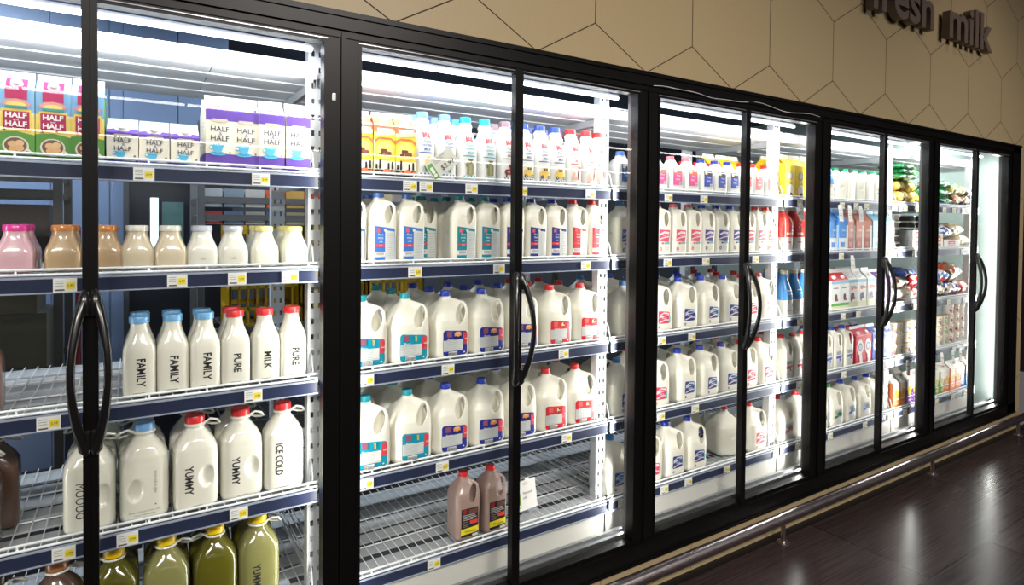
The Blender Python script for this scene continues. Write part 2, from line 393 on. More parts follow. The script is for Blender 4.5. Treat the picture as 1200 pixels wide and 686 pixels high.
# rows of linear lamps on the far store ceiling (their reflections cross the glass)
lin_m = mat('linear lamp', (255, 255, 255), .3, emit=(255, 250, 244), es=13)
for nm, yy in (('nearer', -10.9), ('farther', -16.6)):
    lb = MB(); x = -4.5
    while x < 16: lb.box(x, x+1.15, yy-.03, yy+.03, 3.68, 3.72); x += 1.2
    ln = empty('linear_lamp', (6, yy, 3.7)); lb.v = [(x-6, y-yy, z-3.7) for x, y, z in lb.v]; part(lb, 'lamp', lin_m, ln)
    hb_ = MB(); hb_.box(-10.5, 10.3, -.04, .04, .02, .2); part(hb_, 'housing', mat('dark ceiling', (60, 56, 54), .8), ln)
    tag(ln, 'long white linear lamp on the store ceiling, %s row, seen reflected in the glass' % nm, 'lamp')
# wavy white tubes modelling reflections along the door heads
def glint(x0, x1, zf, lab, y=-.034):
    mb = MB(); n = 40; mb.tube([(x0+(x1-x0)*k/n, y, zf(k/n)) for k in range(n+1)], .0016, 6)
    tag(part(mb, 'glint', mat('pale cord', (214, 210, 220), .35, coat=.5), None, True), lab, 'glint')
glint(1.235, 1.85, lambda t: 2.108+.006*math.sin(t*7)+.002*math.sin(t*19), 'thin white modelled reflection along the head of the third left door')
glint(1.895, 2.44, lambda t: 2.112+.008*math.sin(t*8+1)-.012*t, 'thin white modelled reflection along the head of the third right door')

# ------------------------------------------------------------------ racks: uprights, shelves, canopies, lamps
ordw = ['first', 'second', 'third', 'fourth', 'fifth', 'sixth', 'seventh', 'eighth', 'ninth', 'tenth', 'eleventh', 'twelfth']
tube_mat = mat('lamp tube', (255, 255, 255), .3, emit=(238, 240, 255), es=7)
def upright(x, lab):
    t = empty('upright_post', (x, .16, .05))
    mb = MB(); z0, z1 = 0, 2.12
    for a, b in ((-.026, -.0165), (-.0065, .0065), (.0165, .026)): mb.box(a, b, 0, .0025, z0, z1)
    z = z0
    while z < z1:
        for a, b in ((-.0165, -.0065), (.0065, .0165)): mb.box(a, b, 0, .0025, z, min(z+.033, z1))
        z += .0508
    mb.box(-.026, -.0235, .0025, .04, z0, z1); mb.box(.0235, .026, .0025, .04, z0, z1)
    part(mb, 'post', white_metal, t); part(MB().box(-.03, .03, -.02, .6, 0, .03), 'foot', white_metal, t)
    rb = MB()
    for a, b in ((-.026, -.0165), (-.0065, .0065), (.0165, .026)): rb.box(a, b, .60, .603, 0, z1)
    z = 0
    while z < z1:
        for a, b in ((-.0165, -.0065), (.0065, .0165)): rb.box(a, b, .60, .603, z, min(z+.033, z1))
        z += .0508
    rb.box(-.026, -.0235, .603, .64, 0, z1); rb.box(.0235, .026, .603, .64, 0, z1)
    part(rb, 'rear_post', white_metal, t)
    tag(t, lab, 'shelf post', 'white slotted shelf uprights')
upl = ['left of all the bottles', 'right of the leftmost bottle shelves', 'between second and third shelf bays', 'between third and fourth shelf bays', 'between fourth and fifth shelf bays', 'at the far right end of the shelves']
for i, x in enumerate(UPX):
    if i: upright(x, 'white slotted metal upright ' + upl[i])
tag_pos = {0: [[-.58, -.28], [-.755, -.5, -.345, -.195], [-.79, -.3], [-.76, -.62, -.34], []],
           1: [[.2, .26, .44, .66, 1.0], [.22, .56, .98], [.05, .35, .87], [.05, .33, .89], [.3]],
           2: [[1.46, 1.70], [1.46, 1.72, 2.1], [1.43, 1.63], [1.43, 1.66], [1.20, 1.46, 1.62, 1.9, 2.3]],
           3: [[2.48, 2.9, 3.05, 3.17, 3.5], [2.9, 3.4], [2.50, 2.93, 3.1], [2.50, 2.95], [2.50, 2.82, 3.2, 3.5]],
           4: [[3.65, 3.8, 4.2, 4.35, 4.5], [3.78, 4.5], [3.8, 4.3, 4.55], [4.4], [3.7, 4.15, 4.4, 4.6]]}
def make_shelf():
    W2 = 1.219-.008; t = empty('wire_shelf', (0, 0, 0))
    db = MB()
    for a, b in ((.135, .170), (.176, .222), (.262, .318), (.345, .405), (.43, .5), (.53, .6), (.63, .73)): db.box(.004, W2, a, b, -.024, -.018)
    part(db, 'deck', grey_metal, t)
    wb = MB(); n = 36
    for k in range(n+1):
        x = .010+(W2-.014)*k/n; wb.tube([(x, .125, -.012), (x, .125, -.006), (x, .73, -.006)], .0017, 4)
    for y in (.3, .5, .7): wb.tube([(.01, y, -.010), (W2, y, -.010)], .0025, 5)
    part(wb, 'wire_deck', white_metal, t)
    fb = MB(); fb.tube([(.004, .122, .0045), (W2, .122, .0045)], .0035, 8); fb.tube([(.004, .116, -.008), (W2, .116, -.008)], .0035, 8)
    for k in range(9): x = .03+k*(W2-.06)/8; fb.tube([(x, .119, -.01), (x, .122, .006)], .003, 6)
    part(fb, 'front_rail', white_metal, t, True)
    pb = MB(); pb.box(.006, W2-.002, .112, .124, -.055, -.014, 0); pb.box(.006, W2-.002, .1095, .112, -.019, -.013, 1); pb.box(.006, W2-.002, .1095, .112, -.057, -.053, 1)
    part(pb, 'price_strip', [navy, silver_strip], t, label='navy price strip')
    for x, nm in ((.016, 'side_guard'), (W2-.012, 'side_guard')):
        sg = MB(); sg.tube([(x, .13, .002), (x, .145, .055), (x, .16, .065), (x, .70, .065), (x, .715, 0)], .0026, 6); sg.tube([(x-.001, .15, .03), (x-.001, .7, .03)], .002, 5)
        part(sg, nm, white_metal, t)
    brk = MB(); brk.v = []; brk.box(.0, .004, .165, .72, -.045, -.005); part(brk, 'bracket', white_metal, t)
    brk = MB(); brk.box(W2-.001, W2+.003, .165, .72, -.045, -.005); part(brk, 'bracket', white_metal, t)
    return t
sh0 = make_shelf(); used_sh = [False]
tagp = {}
def price_tag_mesh(wide):
    w = .05 if not wide else .075
    m = MB(); m.box(0, w, 0, .0008, 0, .036, 0)
    return m
def make_price_tag():
    t = link('price_tag', price_tag_mesh(False).mesh('price_tag', paper))
    polys = [(col(244, 222, 60), rect(.027, .046, .008, .026))]
    for k in range(3): polys.append((col(150, 152, 150), rect(.004, .022, .028-.006*k, .0295-.006*k)))
    polys.append((col(90, 90, 90), rect(.004, .024, .004, .008)))
    decal('price_print', polys, t, None, [(col(60, 56, 30), '3.99', .0365, .017, .0085, {})], yflat=0)
    return t
ptag0 = make_price_tag(); ptu = [False]
bay_n = ['leftmost', 'second', 'third', 'fourth', 'rightmost']
def pair_of(px): return 0 if px < 400 else 1 if px < 752 else 2 if px < 958 else 3 if px < 1088 else 4
def proj(P):
    d = Vector(P)-M.translation; zf = d.dot(Fw); return 600+703.56*d.dot(R2)/zf, 276.1-703.56*d.dot(U2)/zf
for i in range(5):
    for k, z in enumerate(SHZ):
        s = sh0 if not used_sh[0] else copy_tree(sh0); used_sh[0] = True
        s.location = (UPX[i]+.004, 0, z)
        tag(s, 'white wire shelf with navy price strip, %s from top in %s shelf bay' % (ordw[k], bay_n[i]), 'shelf', 'wire shelves')
        for n, x in enumerate(tag_pos[i][k]):
            p = ptag0 if not ptu[0] else copy_tree(ptag0); ptu[0] = True
            p.location = (x, .1085, z-.054)
            tag(p, 'small white price tag with yellow patch, %s on the %s shelf strip, %s bay' % (ordw[n], ordw[k], bay_n[i]), 'price tag', 'price tags on the shelf strips')
    # canopy over the bay
    c = empty('canopy', (UPX[i], 0, 1.985)); Wc = 1.219
    cb = MB(); x = .004
    for q in range(4): cb.box(x+.0015, min(x+.3035, Wc-.004), .135, .74, .012, .02); x += .305
    cb.box(.004, Wc-.004, .2, .74, .02, .026)
    for y in (.28, .43, .58): cb.box(.004, Wc-.004, y, y+.06, .008, .012)
    part(cb, 'underside', mat('canopy panel', (214, 216, 220), .5), c)
    fx = MB(); fx.box(.01, Wc-.01, .118, .135, 0, .038, 0)
    for q in range(22): a = .03+q*.0535; fx.box(a, a+.043, .1165, .1185, .041, .0435, 1)
    fx.box(.01, Wc-.01, .118, .135, .038, .048, 0)
    part(fx, 'lamp_fascia', [mat('white lamp fascia', (248, 250, 252), .35, emit=(240, 244, 255), es=.12), mat('slot shadow', (120, 124, 132), .5)], c)
    for a in (-.0, Wc-.012): part(MB().box(a+.002, a+.01, .16, .7, -.02, .01), 'bracket', grey_metal, c)
    tag(c, 'white canopy panel with lamp fascia above the %s shelf bay' % bay_n[i], 'canopy', 'canopies over the shelves')
    # kick plate below the lowest shelf
    if i: kp = tag(part(MB().box(UPX[i]+.006, UPX[i]+1.213, .128, .134, .195, .30), 'kick_plate', mat('white kick plate', (216, 214, 208), .4)),
             'white kick plate under the lowest shelf of the %s bay' % bay_n[i], 'panel', 'white kick plates')
for i in range(5):
    lt = empty('lamp_tube', ((DL[i]+DR[i])/2, .095, 2.068)); h = (DR[i]-DL[i])/2
    x1 = h-.02 if i < 4 else h-.16
    part(MB().tube([(-h+.02, 0, 0), (x1, 0, 0)], .0075, 12), 'tube', tube_mat, lt, True, 'glowing white tube')
    part(MB().box(-h+.01, x1+.01, .004, .016, .006, .018), 'holder', white_metal, lt)
    tag(lt, 'glowing white lamp tube behind the top of the %s pair of doors' % pairs_name[i], 'lamp', 'lamp tubes over the shelves')

# ------------------------------------------------------------------ products
PROTO = {}
REG = []          # (object, desc, category, group, shelf, row)
def put(kind, x, y, z, rz=0, desc='', cat='', shelf=0, row=1, group=None, sc=None):
    pr, usedf = PROTO[kind]
    o = pr if not usedf else copy_tree(pr); PROTO[kind] = (pr, True)
    o.location = (x, y, z); o.rotation_euler = (0, 0, rz)
    if sc: o.scale = sc
    REG.append((o, desc, cat, group, shelf, row)); return o
def ellipsoid(c, ax, rad):
    b = bmesh.new(); bmesh.ops.create_icosphere(b, subdivisions=3, radius=1); m = MB()
    for v in b.verts: m.v.append(tuple(Vector(c)+sum((Vector(a)*r*k for a, r, k in zip(ax, rad, v.co)), Vector())))
    for f in b.faces: m.f.append([v.index for v in f.verts]); m.m.append(0)
    b.free(); return m
def boolean_body(mb, cutters, voxel=.0028, smooth=3):
    tmp = []
    b = bpy.data.objects.new('b', mb.mesh('b', [])); COL.objects.link(b); tmp.append(b)
    for c in cutters:
        c = bpy.data.objects.new('c', c.mesh('c', [])); COL.objects.link(c); tmp.append(c)
        md = b.modifiers.new('x', 'BOOLEAN'); md.operation = 'DIFFERENCE'; md.object = c; md.solver = 'EXACT'
    md = b.modifiers.new('r', 'REMESH'); md.mode = 'VOXEL'; md.voxel_size = voxel; md.use_smooth_shade = True
    md = b.modifiers.new('s', 'SMOOTH'); md.factor = .5; md.iterations = smooth
    bpy.context.view_layer.update()
    me = bpy.data.meshes.new_from_object(b.evaluated_get(bpy.context.evaluated_depsgraph_get()))
    for t in tmp: bpy.data.objects.remove(t)
    return me
def lerp_tab(tab, z):
    if z <= tab[0][0]: return tab[0][1]
    for (a, u), (b, v) in zip(tab[:-1], tab[1:]):
        if z <= b: return u+(v-u)*(z-a)/(b-a)
    return tab[-1][1]
def jug_mesh(H, hw, hd, prof, ridge, hole, sq=5, neck=.019, dent=True, voxel=.0028):
    """blow-moulded jug: rounded square body, shoulder profile prof(z)->fraction, the corner at +x,-y runs up as the handle ridge"""
    mb = MB(); n = 48; zs = [0, .004, .012]+[.012+(H-.012)*k/30 for k in range(1, 31)]; th0 = -PI/4
    for z in zs:
        f = lerp_tab(prof, z/H); g = lerp_tab(ridge, z/H)
        for j in range(n):
            a = 2*PI*j/n; c, q = math.cos(a), math.sin(a)
            e = 2/sq; x = math.copysign(abs(c)**e, c); y = math.copysign(abs(q)**e, q)
            d = (math.atan2(math.sin(a-th0), math.cos(a-th0))); w = math.exp(-(d/.33)**2)
            s = f+(max(g-f, 0))*w
            rx, ry = hw*s*x, hd*s*y
            # round towards the neck
            if f < .6:
                k = max(0, min(1, (.6-f)/.35))*(1-w); rr = hw*s*1.0; rx = rx*(1-k)+rr*c*k; ry = ry*(1-k)+rr*q*k
            mb.v.append((rx, ry, z))
    for k in range(len(zs)-1):
        for j in range(n):
            a = k*n+j; b = k*n+(j+1) % n; mb.f.append([a, b, b+n, a+n]); mb.m.append(0)
    mb.f.append(list(range(n))[::-1]); mb.m.append(0); mb.f.append([(len(zs)-1)*n+j for j in range(n)]); mb.m.append(0)
    cut = []
    # hole ellipsoid perpendicular to the diagonal
    hr, hz, sr, sz, sp = hole
    u = Vector((math.sqrt(.5), -math.sqrt(.5), 0)); p = Vector((math.sqrt(.5), math.sqrt(.5), 0)); c0 = u*hr+Vector((0, 0, hz))
    if hr < .15: cut.append(ellipsoid(c0, (u, p, Vector((0, 0, 1))), (sr, sp, sz)))
    if dent: cut.append(ellipsoid((-hw-.014, 0, H*.42), ((1, 0, 0), (0, 1, 0), (0, 0, 1)), (.019, .020, .020)))
    return boolean_body(mb, cut, voxel)
def cap_mb(r, h, z, m=0, taper=.94):
    c = MB(); c.loft([(z, r, r, 2), (z+h*.25, r, r, 2), (z+h*.25+.0005, r*taper, r*taper, 2), (z+h*.9, r*taper, r*taper, 2), (z+h, r*.86, r*.86, 2), (z+h+.0003, r*.6, r*.6, 2), (z+h-.0008, r*.55, r*.55, 2)], 24, m); return c
def finish(me, m):
    me.materials.clear(); me.materials.append(m); me.polygons.foreach_set('use_smooth', [True]*len(me.polygons)); return me

GAL = jug_mesh(.224, .0775, .0775, [(0, .9), (.03, .97), (.08, 1), (.22, .985), (.28, 1), (.52, 1), (.62, .96), (.73, .82), (.84, .55), (.92, .30), (.95, .24), (1, .24)],
               [(0, .9), (.3, 1.0), (.5, .99), (.62, .985), (.82, .95), (.90, .84), (.94, .52), (.965, .24)], (.066, .157, .0145, .040, .075), sq=4.2)
HG = jug_mesh(.226, .0515, .0515, [(0, .9), (.03, .98), (.08, 1), (.68, 1), (.76, .94), (.86, .68), (.94, .40), (.96, .36), (1, .36)],
              [(0, .95), (.5, 1.03), (.76, 1.03), (.88, .98), (.94, .70), (.965, .36)], (.045, .166, .0110, .035, .055), sq=5, dent=True, voxel=.0024)
SQ = jug_mesh(.149, .049, .049, [(0, .9), (.03, .98), (.08, 1), (.62, 1), (.72, .92), (.84, .66), (.92, .42), (.95, .4), (1, .4)],
              [(0, .9), (.5, 1.), (1, .4)], (.2, .3, .001, .001, .001), sq=5.5, dent=False, voxel=.0026)
finish(GAL, hdpe); finish(HG, hdpe); finish(SQ, hdpe2)
HGC = finish(HG.copy(), choc)
GT, HT, ST = bvh(GAL), bvh(HG), bvh(SQ)
SMW = .985
def new_kind(name, me, cap, capz, obj_name, decal_args=None, tree=None, cap_label=None, extras=None):
    t = empty(obj_name); bd = link('body', me, t)
    if cap is not None:
        c = part(cap, 'cap', mat('cap_%d_%d_%d' % capz, capz, .35, coat=.3), t, True)
        if cap_label: c['label'] = cap_label
    if decal_args: decal('label', decal_args[0], bd, tree, decal_args[1] if len(decal_args) > 1 else ())
    if extras: extras(t)
    PROTO[name] = (t, False)
BLK = col(30, 30, 34); INK = col(120, 122, 126); PALE = col(214, 218, 216); WHT = col(246, 246, 244)
CAPS = {'teal': (24, 160, 176), 'blue': (38, 66, 190), 'red': (222, 46, 48), 'lblue': (70, 140, 214), 'pink': (238, 112, 122), 'green': (20, 160, 96), 'navy': (40, 60, 150), 'mauve': (130, 100, 110), 'yellow': (244, 208, 30), 'peri': (96, 140, 226)}
def lines(x0, x1, z0, z1, n, m, h=.0012, seed=0):
    r = random.Random(seed); out = []
    for k in range(n):
        z = z1-(z1-z0)*(k+.5)/n; out.append((m, rect(x0, x1-(x1-x0)*r.random()*.35, z, z+h)))
    return out
def barcode(x0, x1, z0, z1):
    out = [(WHT, rect(x0, x1, z0, z1))]; k = x0+.001; r = random.Random(3)
    while k < x1-.002: w = .0006+.0008*r.random(); out.append((BLK, rect(k, k+w, z0+.001, z1-.001))); k += w+.001
    return out
def gal_label(main, side, pic, txtcol=WHT):
    mm = col(*main); p = [(mm, rrect(-.046, .056, .010, .106, .012, skew=-.010))]
    p += [(col(*side), rect(.036, .055, .048, .092))] if side else []
    p += [(PALE, rect(-.045, .034, .028, .068))]; p += lines(-.042, .032, .030, .067, 7, col(176, 178, 178), .0012, 5)
    p += [(col(150, 84, 108) if main[0] < 90 else col(224, 100, 100), rect(-.034, -.014, .080, .100))]
    p += pic; p += barcode(-.028, .008, .0105, .027)
    return (p, [(txtcol, 'Pure', -.024, .073, .011, dict(sx=1.2)), (txtcol, 'milk', .044, .071, .010, dict(sx=.9))])
can = [(col(196, 190, 120), rect(.006, .014, .078, .096)), (col(150, 140, 80), rect(.008, .012, .096, .100)), (col(150, 140, 80), rect(.006, .008, .078, .094))]
van = [(col(240, 160, 90), rrect(-.003, .025, .080, .096, .005)), (col(255, 200, 140), rect(.003, .018, .090, .097)), (BLK, disc(.003, .079, .004)), (BLK, disc(.020, .079, .004))]
cow = [(col(236, 226, 190), disc(.012, .086, .007, .009)), (col(60, 30, 26), disc(.016, .090, .004)), (col(120, 60, 40), rect(.008, .016, .076, .082))]
gcap = lambda c: (cap_mb(.0195, .020, .221), CAPS[c])
for nm, capn, args in (('gal_teal', 'teal', ((0, 150, 178), (222, 66, 76), can)), ('gal_blue', 'blue', ((36, 50, 150), (226, 70, 84), van)), ('gal_red', 'red', ((216, 40, 50), (232, 84, 88), cow))):
    cm, cc = gcap(capn); new_kind(nm, GAL, cm, cc, 'gallon_jug', gal_label(*args), GT)
def gal_label2(main, navy_=False):
    mm = col(*main); p = [(mm, rrect(-.030, .040, .040, .100, .008, skew=-.008)), (col(238, 224, 226) if not navy_ else col(206, 214, 232), [(-.024, .080), (.002, .092), (.034, .088), (.036, .078), (.0, .072), (-.026, .066)]),
        (mm, [(-.014, .080), (.0, .086), (.028, .082), (.026, .078), (.0, .077)])]
    p += [(col(232, 214, 220), [(-.028, .048), (.010, .060), (.038, .058), (.038, .052), (.012, .054), (-.02, .044)]), (col(120, 190, 210), rect(.034, .044, .042, .072)), (mm, disc(-.026, .026, .006)), (PALE, disc(-.026, .026, .003))]
    return (p, [(WHT, 'Pure', .004, .0655, .013, dict(sx=1.2))])
for nm, capn, mainc, nv in (('gal2_pink', 'red', (222, 66, 98), 0), ('gal2_navy', 'blue', (44, 56, 130), 1), ('gal2_red', 'red', (200, 44, 70), 0), ('gal2_lblue', 'lblue', (50, 110, 190), 1)):
    cm, cc = gcap(capn); new_kind(nm, GAL, cm, cc, 'gallon_jug', gal_label2(mainc, nv), GT)
def gal_label3(band):
    p = [(col(222, 224, 224), rrect(-.032, .040, .014, .104, .012)), (col(170, 176, 180), rrect(-.028, .036, .076, .100, .006)), (col(*band), [(-.032, .050), (.040, .062), (.040, .078), (-.032, .064)]),
         (col(40, 110, 70), [(-.02, .070), (.01, .092), (.036, .080), (.036, .074)])]
    p += lines(-.026, .034, .018, .046, 6, col(150, 150, 150), .0013, 2); return (p, [(WHT, 'Dairy', .004, .062, .012, {})])
for nm, capn, b in (('gal3_green', 'green', (20, 120, 70)), ('gal3_blue', 'blue', (30, 80, 180)), ('gal3_red', 'red', (210, 40, 50))):
    cm, cc = gcap(capn); new_kind(nm, GAL, cm, cc, 'gallon_jug', gal_label3(b), GT)
# half gallon jugs
hcap = lambda c: (cap_mb(.019, .017, .224), CAPS[c])
def hg_label(main, mid=(222, 70, 80)):
    mm = col(*main); p = [(mm, [(-.034, .010), (.040, .010), (.040, .118), (-.034, .128)]), (PALE, [(.004, .012), (.038, .012), (.038, .108), (.004, .113)]), (WHT, rect(-.034, .003, .026, .040)),
       (PALE, rect(-.034, .003, .022, .026)), (col(*mid), rect(-.033, .003, .056, .066)), (col(230, 90, 96), rect(-.026, -.014, .106, .120))]
    p += [(BLK, rect(-.028+.003*k, -.0268+.003*k, .028, .038)) for k in range(9)]
    p += lines(.007, .036, .016, .104, 13, col(160, 162, 164), .0011, 4); p += [(col(236, 236, 200), disc(.0, .113, .005))]
    return (p, [(WHT, 'Pure', -.016, .098, .010, {}), (WHT, 'MILK', -.016, .086, .009, {}), (WHT, 'milk', -.016, .074, .008, {}), (WHT, 'fresh', -.016, .061, .006, {})])
for nm, capn, mc in (('hg_lblue', 'peri', (58, 122, 206)), ('hg_teal', 'teal', (20, 142, 160)), ('hg_navy', 'blue', (48, 56, 140)), ('hg_red', 'red', (214, 52, 66))):
    cm, cc = hcap(capn); new_kind(nm, HG, cm, cc, 'half_gallon_jug', hg_label(mc), HT)
def hg_label2(main):
    mm = col(*main); p = [(mm, [(-.032, .066), (.030, .062), (.040, .116), (-.030, .120)]), (col(236, 220, 224), [(-.026, .100), (.0, .112), (.032, .108), (.03, .098), (.0, .102), (-.026, .092)]),
       (col(232, 214, 222), [(-.030, .078), (.0, .086), (.030, .090), (.030, .084), (.0, .080), (-.03, .072)]), (col(120, 190, 200), rect(.0, .034, .052, .062)), (mm, disc(-.022, .030, .008)), (PALE, disc(-.022, .030, .004)), (mm, rect(-.018, -.004, .052, .060))]
    p += [(col(210, 206, 190), rect(.0, .030, .026, .028)), (col(210, 206, 190), rect(.0, .026, .034, .036))]
    return (p, [(WHT, 'Pure', .0, .0935, .011, {})])
for nm, capn, mc in (('hg2_pink', 'pink', (226, 82, 110)), ('hg2_navy', 'blue', (58, 66, 148)), ('hg2_red', 'red', (206, 60, 84)), ('hg2_lblue', 'lblue', (60, 116, 190))):
    cm, cc = hcap(capn); new_kind(nm, HG, cm, cc, 'half_gallon_jug', hg_label2(mc), HT)
def hg_label3(band):
    p = [(col(224, 226, 226), rrect(-.026, .034, .010, .112, .005)), (col(150, 154, 158), rrect(-.022, .030, .084, .104, .004)), (col(*band), [(-.026, .060), (.034, .066), (.034, .080), (-.026, .074)]), (col(*band), disc(.012, .055, .008))]
    p += lines(-.022, .030, .014, .050, 7, col(140, 140, 144), .0013, 3); return (p, [])
for nm, capn, b in (('hg3_red', 'red', (200, 50, 60)), ('hg3_blue', 'blue', (40, 70, 180)), ('hg3_green', 'green', (20, 130, 80))):
    cm, cc = hcap(capn); new_kind(nm, HG, cm, cc, 'half_gallon_jug', hg_label3(b), HT)
# chocolate half gallons
p = [(BLK, rect(-.030, .040, .012, .118)), (col(150, 40, 44), rect(-.026, -.008, .098, .116)), (col(110, 70, 62), rect(.0, .036, .096, .114)), (col(232, 70, 66), rect(.004, .036, .058, .072)),
     (col(244, 226, 44), [(-.032, .022), (.041, .026), (.041, .048), (-.032, .044)]), (PALE, rect(.014, .038, .010, .020))]
p += lines(-.026, .034, .074, .096, 4, col(210, 206, 200), .0022, 9); p += lines(-.026, .0, .050, .072, 4, col(150, 140, 130), .0022, 8)
new_kind('hg_choc', HGC, cap_mb(.019, .017, .224), CAPS['red'], 'half_gallon_jug', (p, [(BLK, 'Chocolate', .004, .035, .011, {})]), HT)
# squat white bottles with a square label
def sq_label(top, main):
    p = [(col(*top), rect(-.030, .030, .082, .108)), (col(*main), rect(-.030, .030, .030, .082)), (col(236, 224, 200), rect(-.024, -.008, .088, .104)), (PALE, rect(.010, .032, .028, .044)), (WHT, rect(-.016, .022, .098, .102))]
    p += [(BLK, rect(.013+.003*k, .0142+.003*k, .031, .041)) for k in range(5)]
    return (p, [(WHT, 'Pure', .0, .074, .014, {}), (WHT, 'MILK', -.004, .056, .013, {})])
scap = lambda c: (cap_mb(.020, .019, .1475), CAPS[c])
for nm, capn, tp, mn in (('sq_pink', 'pink', (240, 130, 110), (238, 96, 160)), ('sq_blue', 'navy', (60, 60, 70), (70, 84, 186)), ('sq_red', 'red', (230, 90, 90), (226, 80, 90)), ('sq_lblue', 'peri', (80, 90, 120), (60, 110, 190))):
    cm, cc = scap(capn); new_kind(nm, SQ, cm, cc, 'milk_bottle', sq_label(tp, mn), ST)

# round white quart bottles with printed sleeves
rb_m = MB().loft([(0, .034, .034, 3), (.003, .038, .038, 3), (.015, .040, .040, 3), (.125, .0405, .0405, 3), (.145, .038, .038, 2.6), (.165, .032, .032, 2.3), (.182, .0245, .0245, 2), (.192, .0235, .0235, 2), (.198, .026, .026, 2), (.206, .0262, .0262, 2), (.212, .0215, .0215, 2), (.218, .0215, .0215, 2)], 36)
RB = rb_m.mesh('bottle', hdpe2, True); RT = bvh(RB)
def rb_label(c, pic):
    cc = col(*c); red = col(222, 66, 76)
    p = [(red, [(-.013, .146), (.015, .146), (.015, .164), (-.013, .164)]), (red, [(-.013, .146), (-.004, .146), (-.013, .140)]), (red, [(.006, .146), (.015, .146), (.015, .140)]), (cc, rect(-.026, .028, .0885, .092)), (col(236, 120, 124), rect(-.010, .012, .157, .159)), (col(240, 150, 150), rect(-.008, .010, .151, .153))]
    for k in range(9): p.append((cc if k % 2 else WHT, rect(-.030+.0066*k, -.0234+.0066*k, .014, .018)))
    p += pic
    return (p, [(cc, 'Pure', .0, .129, .016, dict(bold=.0002)), (cc, 'FAT FREE' if nm == 'rb_blue' else 'LOWFAT', .001, .115, .0095, dict(bold=.0002)), (cc, 'MILK', .001, .101, .012, dict(bold=.0003))])
tulip = [(col(60, 130, 60), [(.0, .022), (.004, .022), (.007, .045), (.005, .045)]), (col(70, 140, 60), [(-.012, .044), (-.006, .028), (.001, .026), (-.004, .040)]), (col(246, 214, 30), disc(.006, .060, .011, .017)), (col(230, 190, 20), disc(.010, .056, .005, .012))]
canp = [(col(150, 146, 100), rrect(-.012, .016, .022, .062, .004)), (col(176, 172, 126), rect(-.002, .006, .024, .060)), (col(140, 136, 96), rect(-.006, .010, .062, .074)), (col(120, 116, 80), rect(-.009, .013, .074, .078)), (col(110, 104, 76), rect(-.016, -.012, .050, .066))]
bcow = [(col(120, 44, 44), rrect(-.022, .014, .030, .050, .008)), (col(120, 44, 44), disc(.017, .044, .009)), (col(96, 34, 36), rect(-.018, -.012, .018, .034)), (col(96, 34, 36), rect(.006, .012, .018, .034)), (col(120, 44, 44), [(-.002, .048), (.004, .048), (.008, .068), (-.006, .068)]), (col(200, 120, 110), disc(-.006, .040, .006))]
truck = [(col(236, 196, 96), rrect(-.024, .022, .030, .054, .007)), (col(240, 206, 110), rrect(-.014, .012, .050, .066, .004)), (col(90, 84, 70), rect(-.008, .0, .053, .063)), (col(90, 84, 70), rect(.002, .009, .053, .063)), (BLK, disc(-.015, .029, .007)), (BLK, disc(.017, .029, .007)), (PALE, disc(-.015, .029, .003)), (PALE, disc(.017, .029, .003))]
calf = [(col(150, 60, 56), [(.0, .026), (.010, .024), (.018, .070), (.004, .070)]), (col(170, 84, 76), disc(.012, .074, .009, .007)), (col(240, 190, 170), disc(-.014, .040, .010, .016)), (col(96, 40, 36), disc(.006, .048, .006, .010)), (col(230, 160, 140), disc(-.006, .030, .008)), (col(170, 84, 76), [(.0, .076), (-.006, .082), (.004, .080)]), (col(170, 84, 76), [(.020, .076), (.026, .084), (.016, .080)])]
for nm, cp, c, pic in (('rb_blue', 'peri', (60, 100, 180), tulip), ('rb_teal', 'teal', (40, 160, 176), canp), ('rb_brown', 'mauve', (90, 70, 80), bcow), ('rb_navy', 'blue', (50, 70, 130), truck), ('rb_red', 'red', (214, 60, 80), calf)):
    new_kind(nm, RB, cap_mb(.0235, .021, .216), CAPS[cp], 'milk_bottle', rb_label(c, pic), RT)

# glass bottles
def glass_bottle(name, secs, caprgb, capr, caph, capz_, texts, body_mat, obj_name='milk_bottle', ring=False, dimple=None, ringside=1, marks=()):
    mb = MB().loft(secs, 40)
    if dimple:
        sx, z = dimple; d = ellipsoid((sx, -max(s_[2] for s_ in secs)-.003, z), ((1, 0, 0), (0, 1, 0), (0, 0, 1)), (.022, .014, .034))
        me = boolean_body(mb, [d], .0028, 2)
    else: me = mb.mesh('body', body_mat, True)
    finish(me, body_mat); tr = bvh(me)
    t = empty(obj_name); bd = link('body', me, t)
    cm = MB(); r = capr; cm.loft([(capz_, r, r, 2), (capz_+caph-.003, r, r, 2), (capz_+caph, r*.93, r*.93, 2), (capz_+caph+.0004, r*.8, r*.8, 2), (capz_+caph-.001, r*.74, r*.74, 2)], 32)
    c = part(cm, 'cap', mat('cap_%d_%d_%d' % caprgb, caprgb, .35, coat=.3), t, True)
    if ring:
        rg = MB(); z = capz_-.006; rg.tube([(capr*1.0*math.cos(2*PI*k/24), capr*1.0*math.sin(2*PI*k/24), z) for k in range(25)], .0032, 6)
        s = ringside; L = [(s*.020, -.010, z), (s*.040, -.013, z+.012), (s*.058, -.012, z+.006), (s*.066, -.003, z-.006), (s*.062, .008, z-.012), (s*.045, .012, z-.010), (s*.022, .010, z)]
        rg.tube(L, .0036, 8); part(rg, 'carry_ring', mat('clear ring', (222, 224, 214), .3, coat=.3), t, True, 'pale plastic carry ring')
    if texts or marks: decal('lettering', list(marks), bd, tr, texts, step=.01)
    PROTO[name] = (t, False)
def tint(rgb, nm): return mat(nm, rgb, .3, coat=1)
GM = milk_glass
QS = [(0, .036, .036, 5), (.003, .0395, .0395, 5), (.010, .041, .041, 5), (.118, .041, .041, 5), (.135, .040, .040, 4.4), (.155, .033, .033, 3.2), (.175, .0255, .0255, 2.4), (.190, .0225, .0225, 2), (.203, .0222, .0222, 2)]
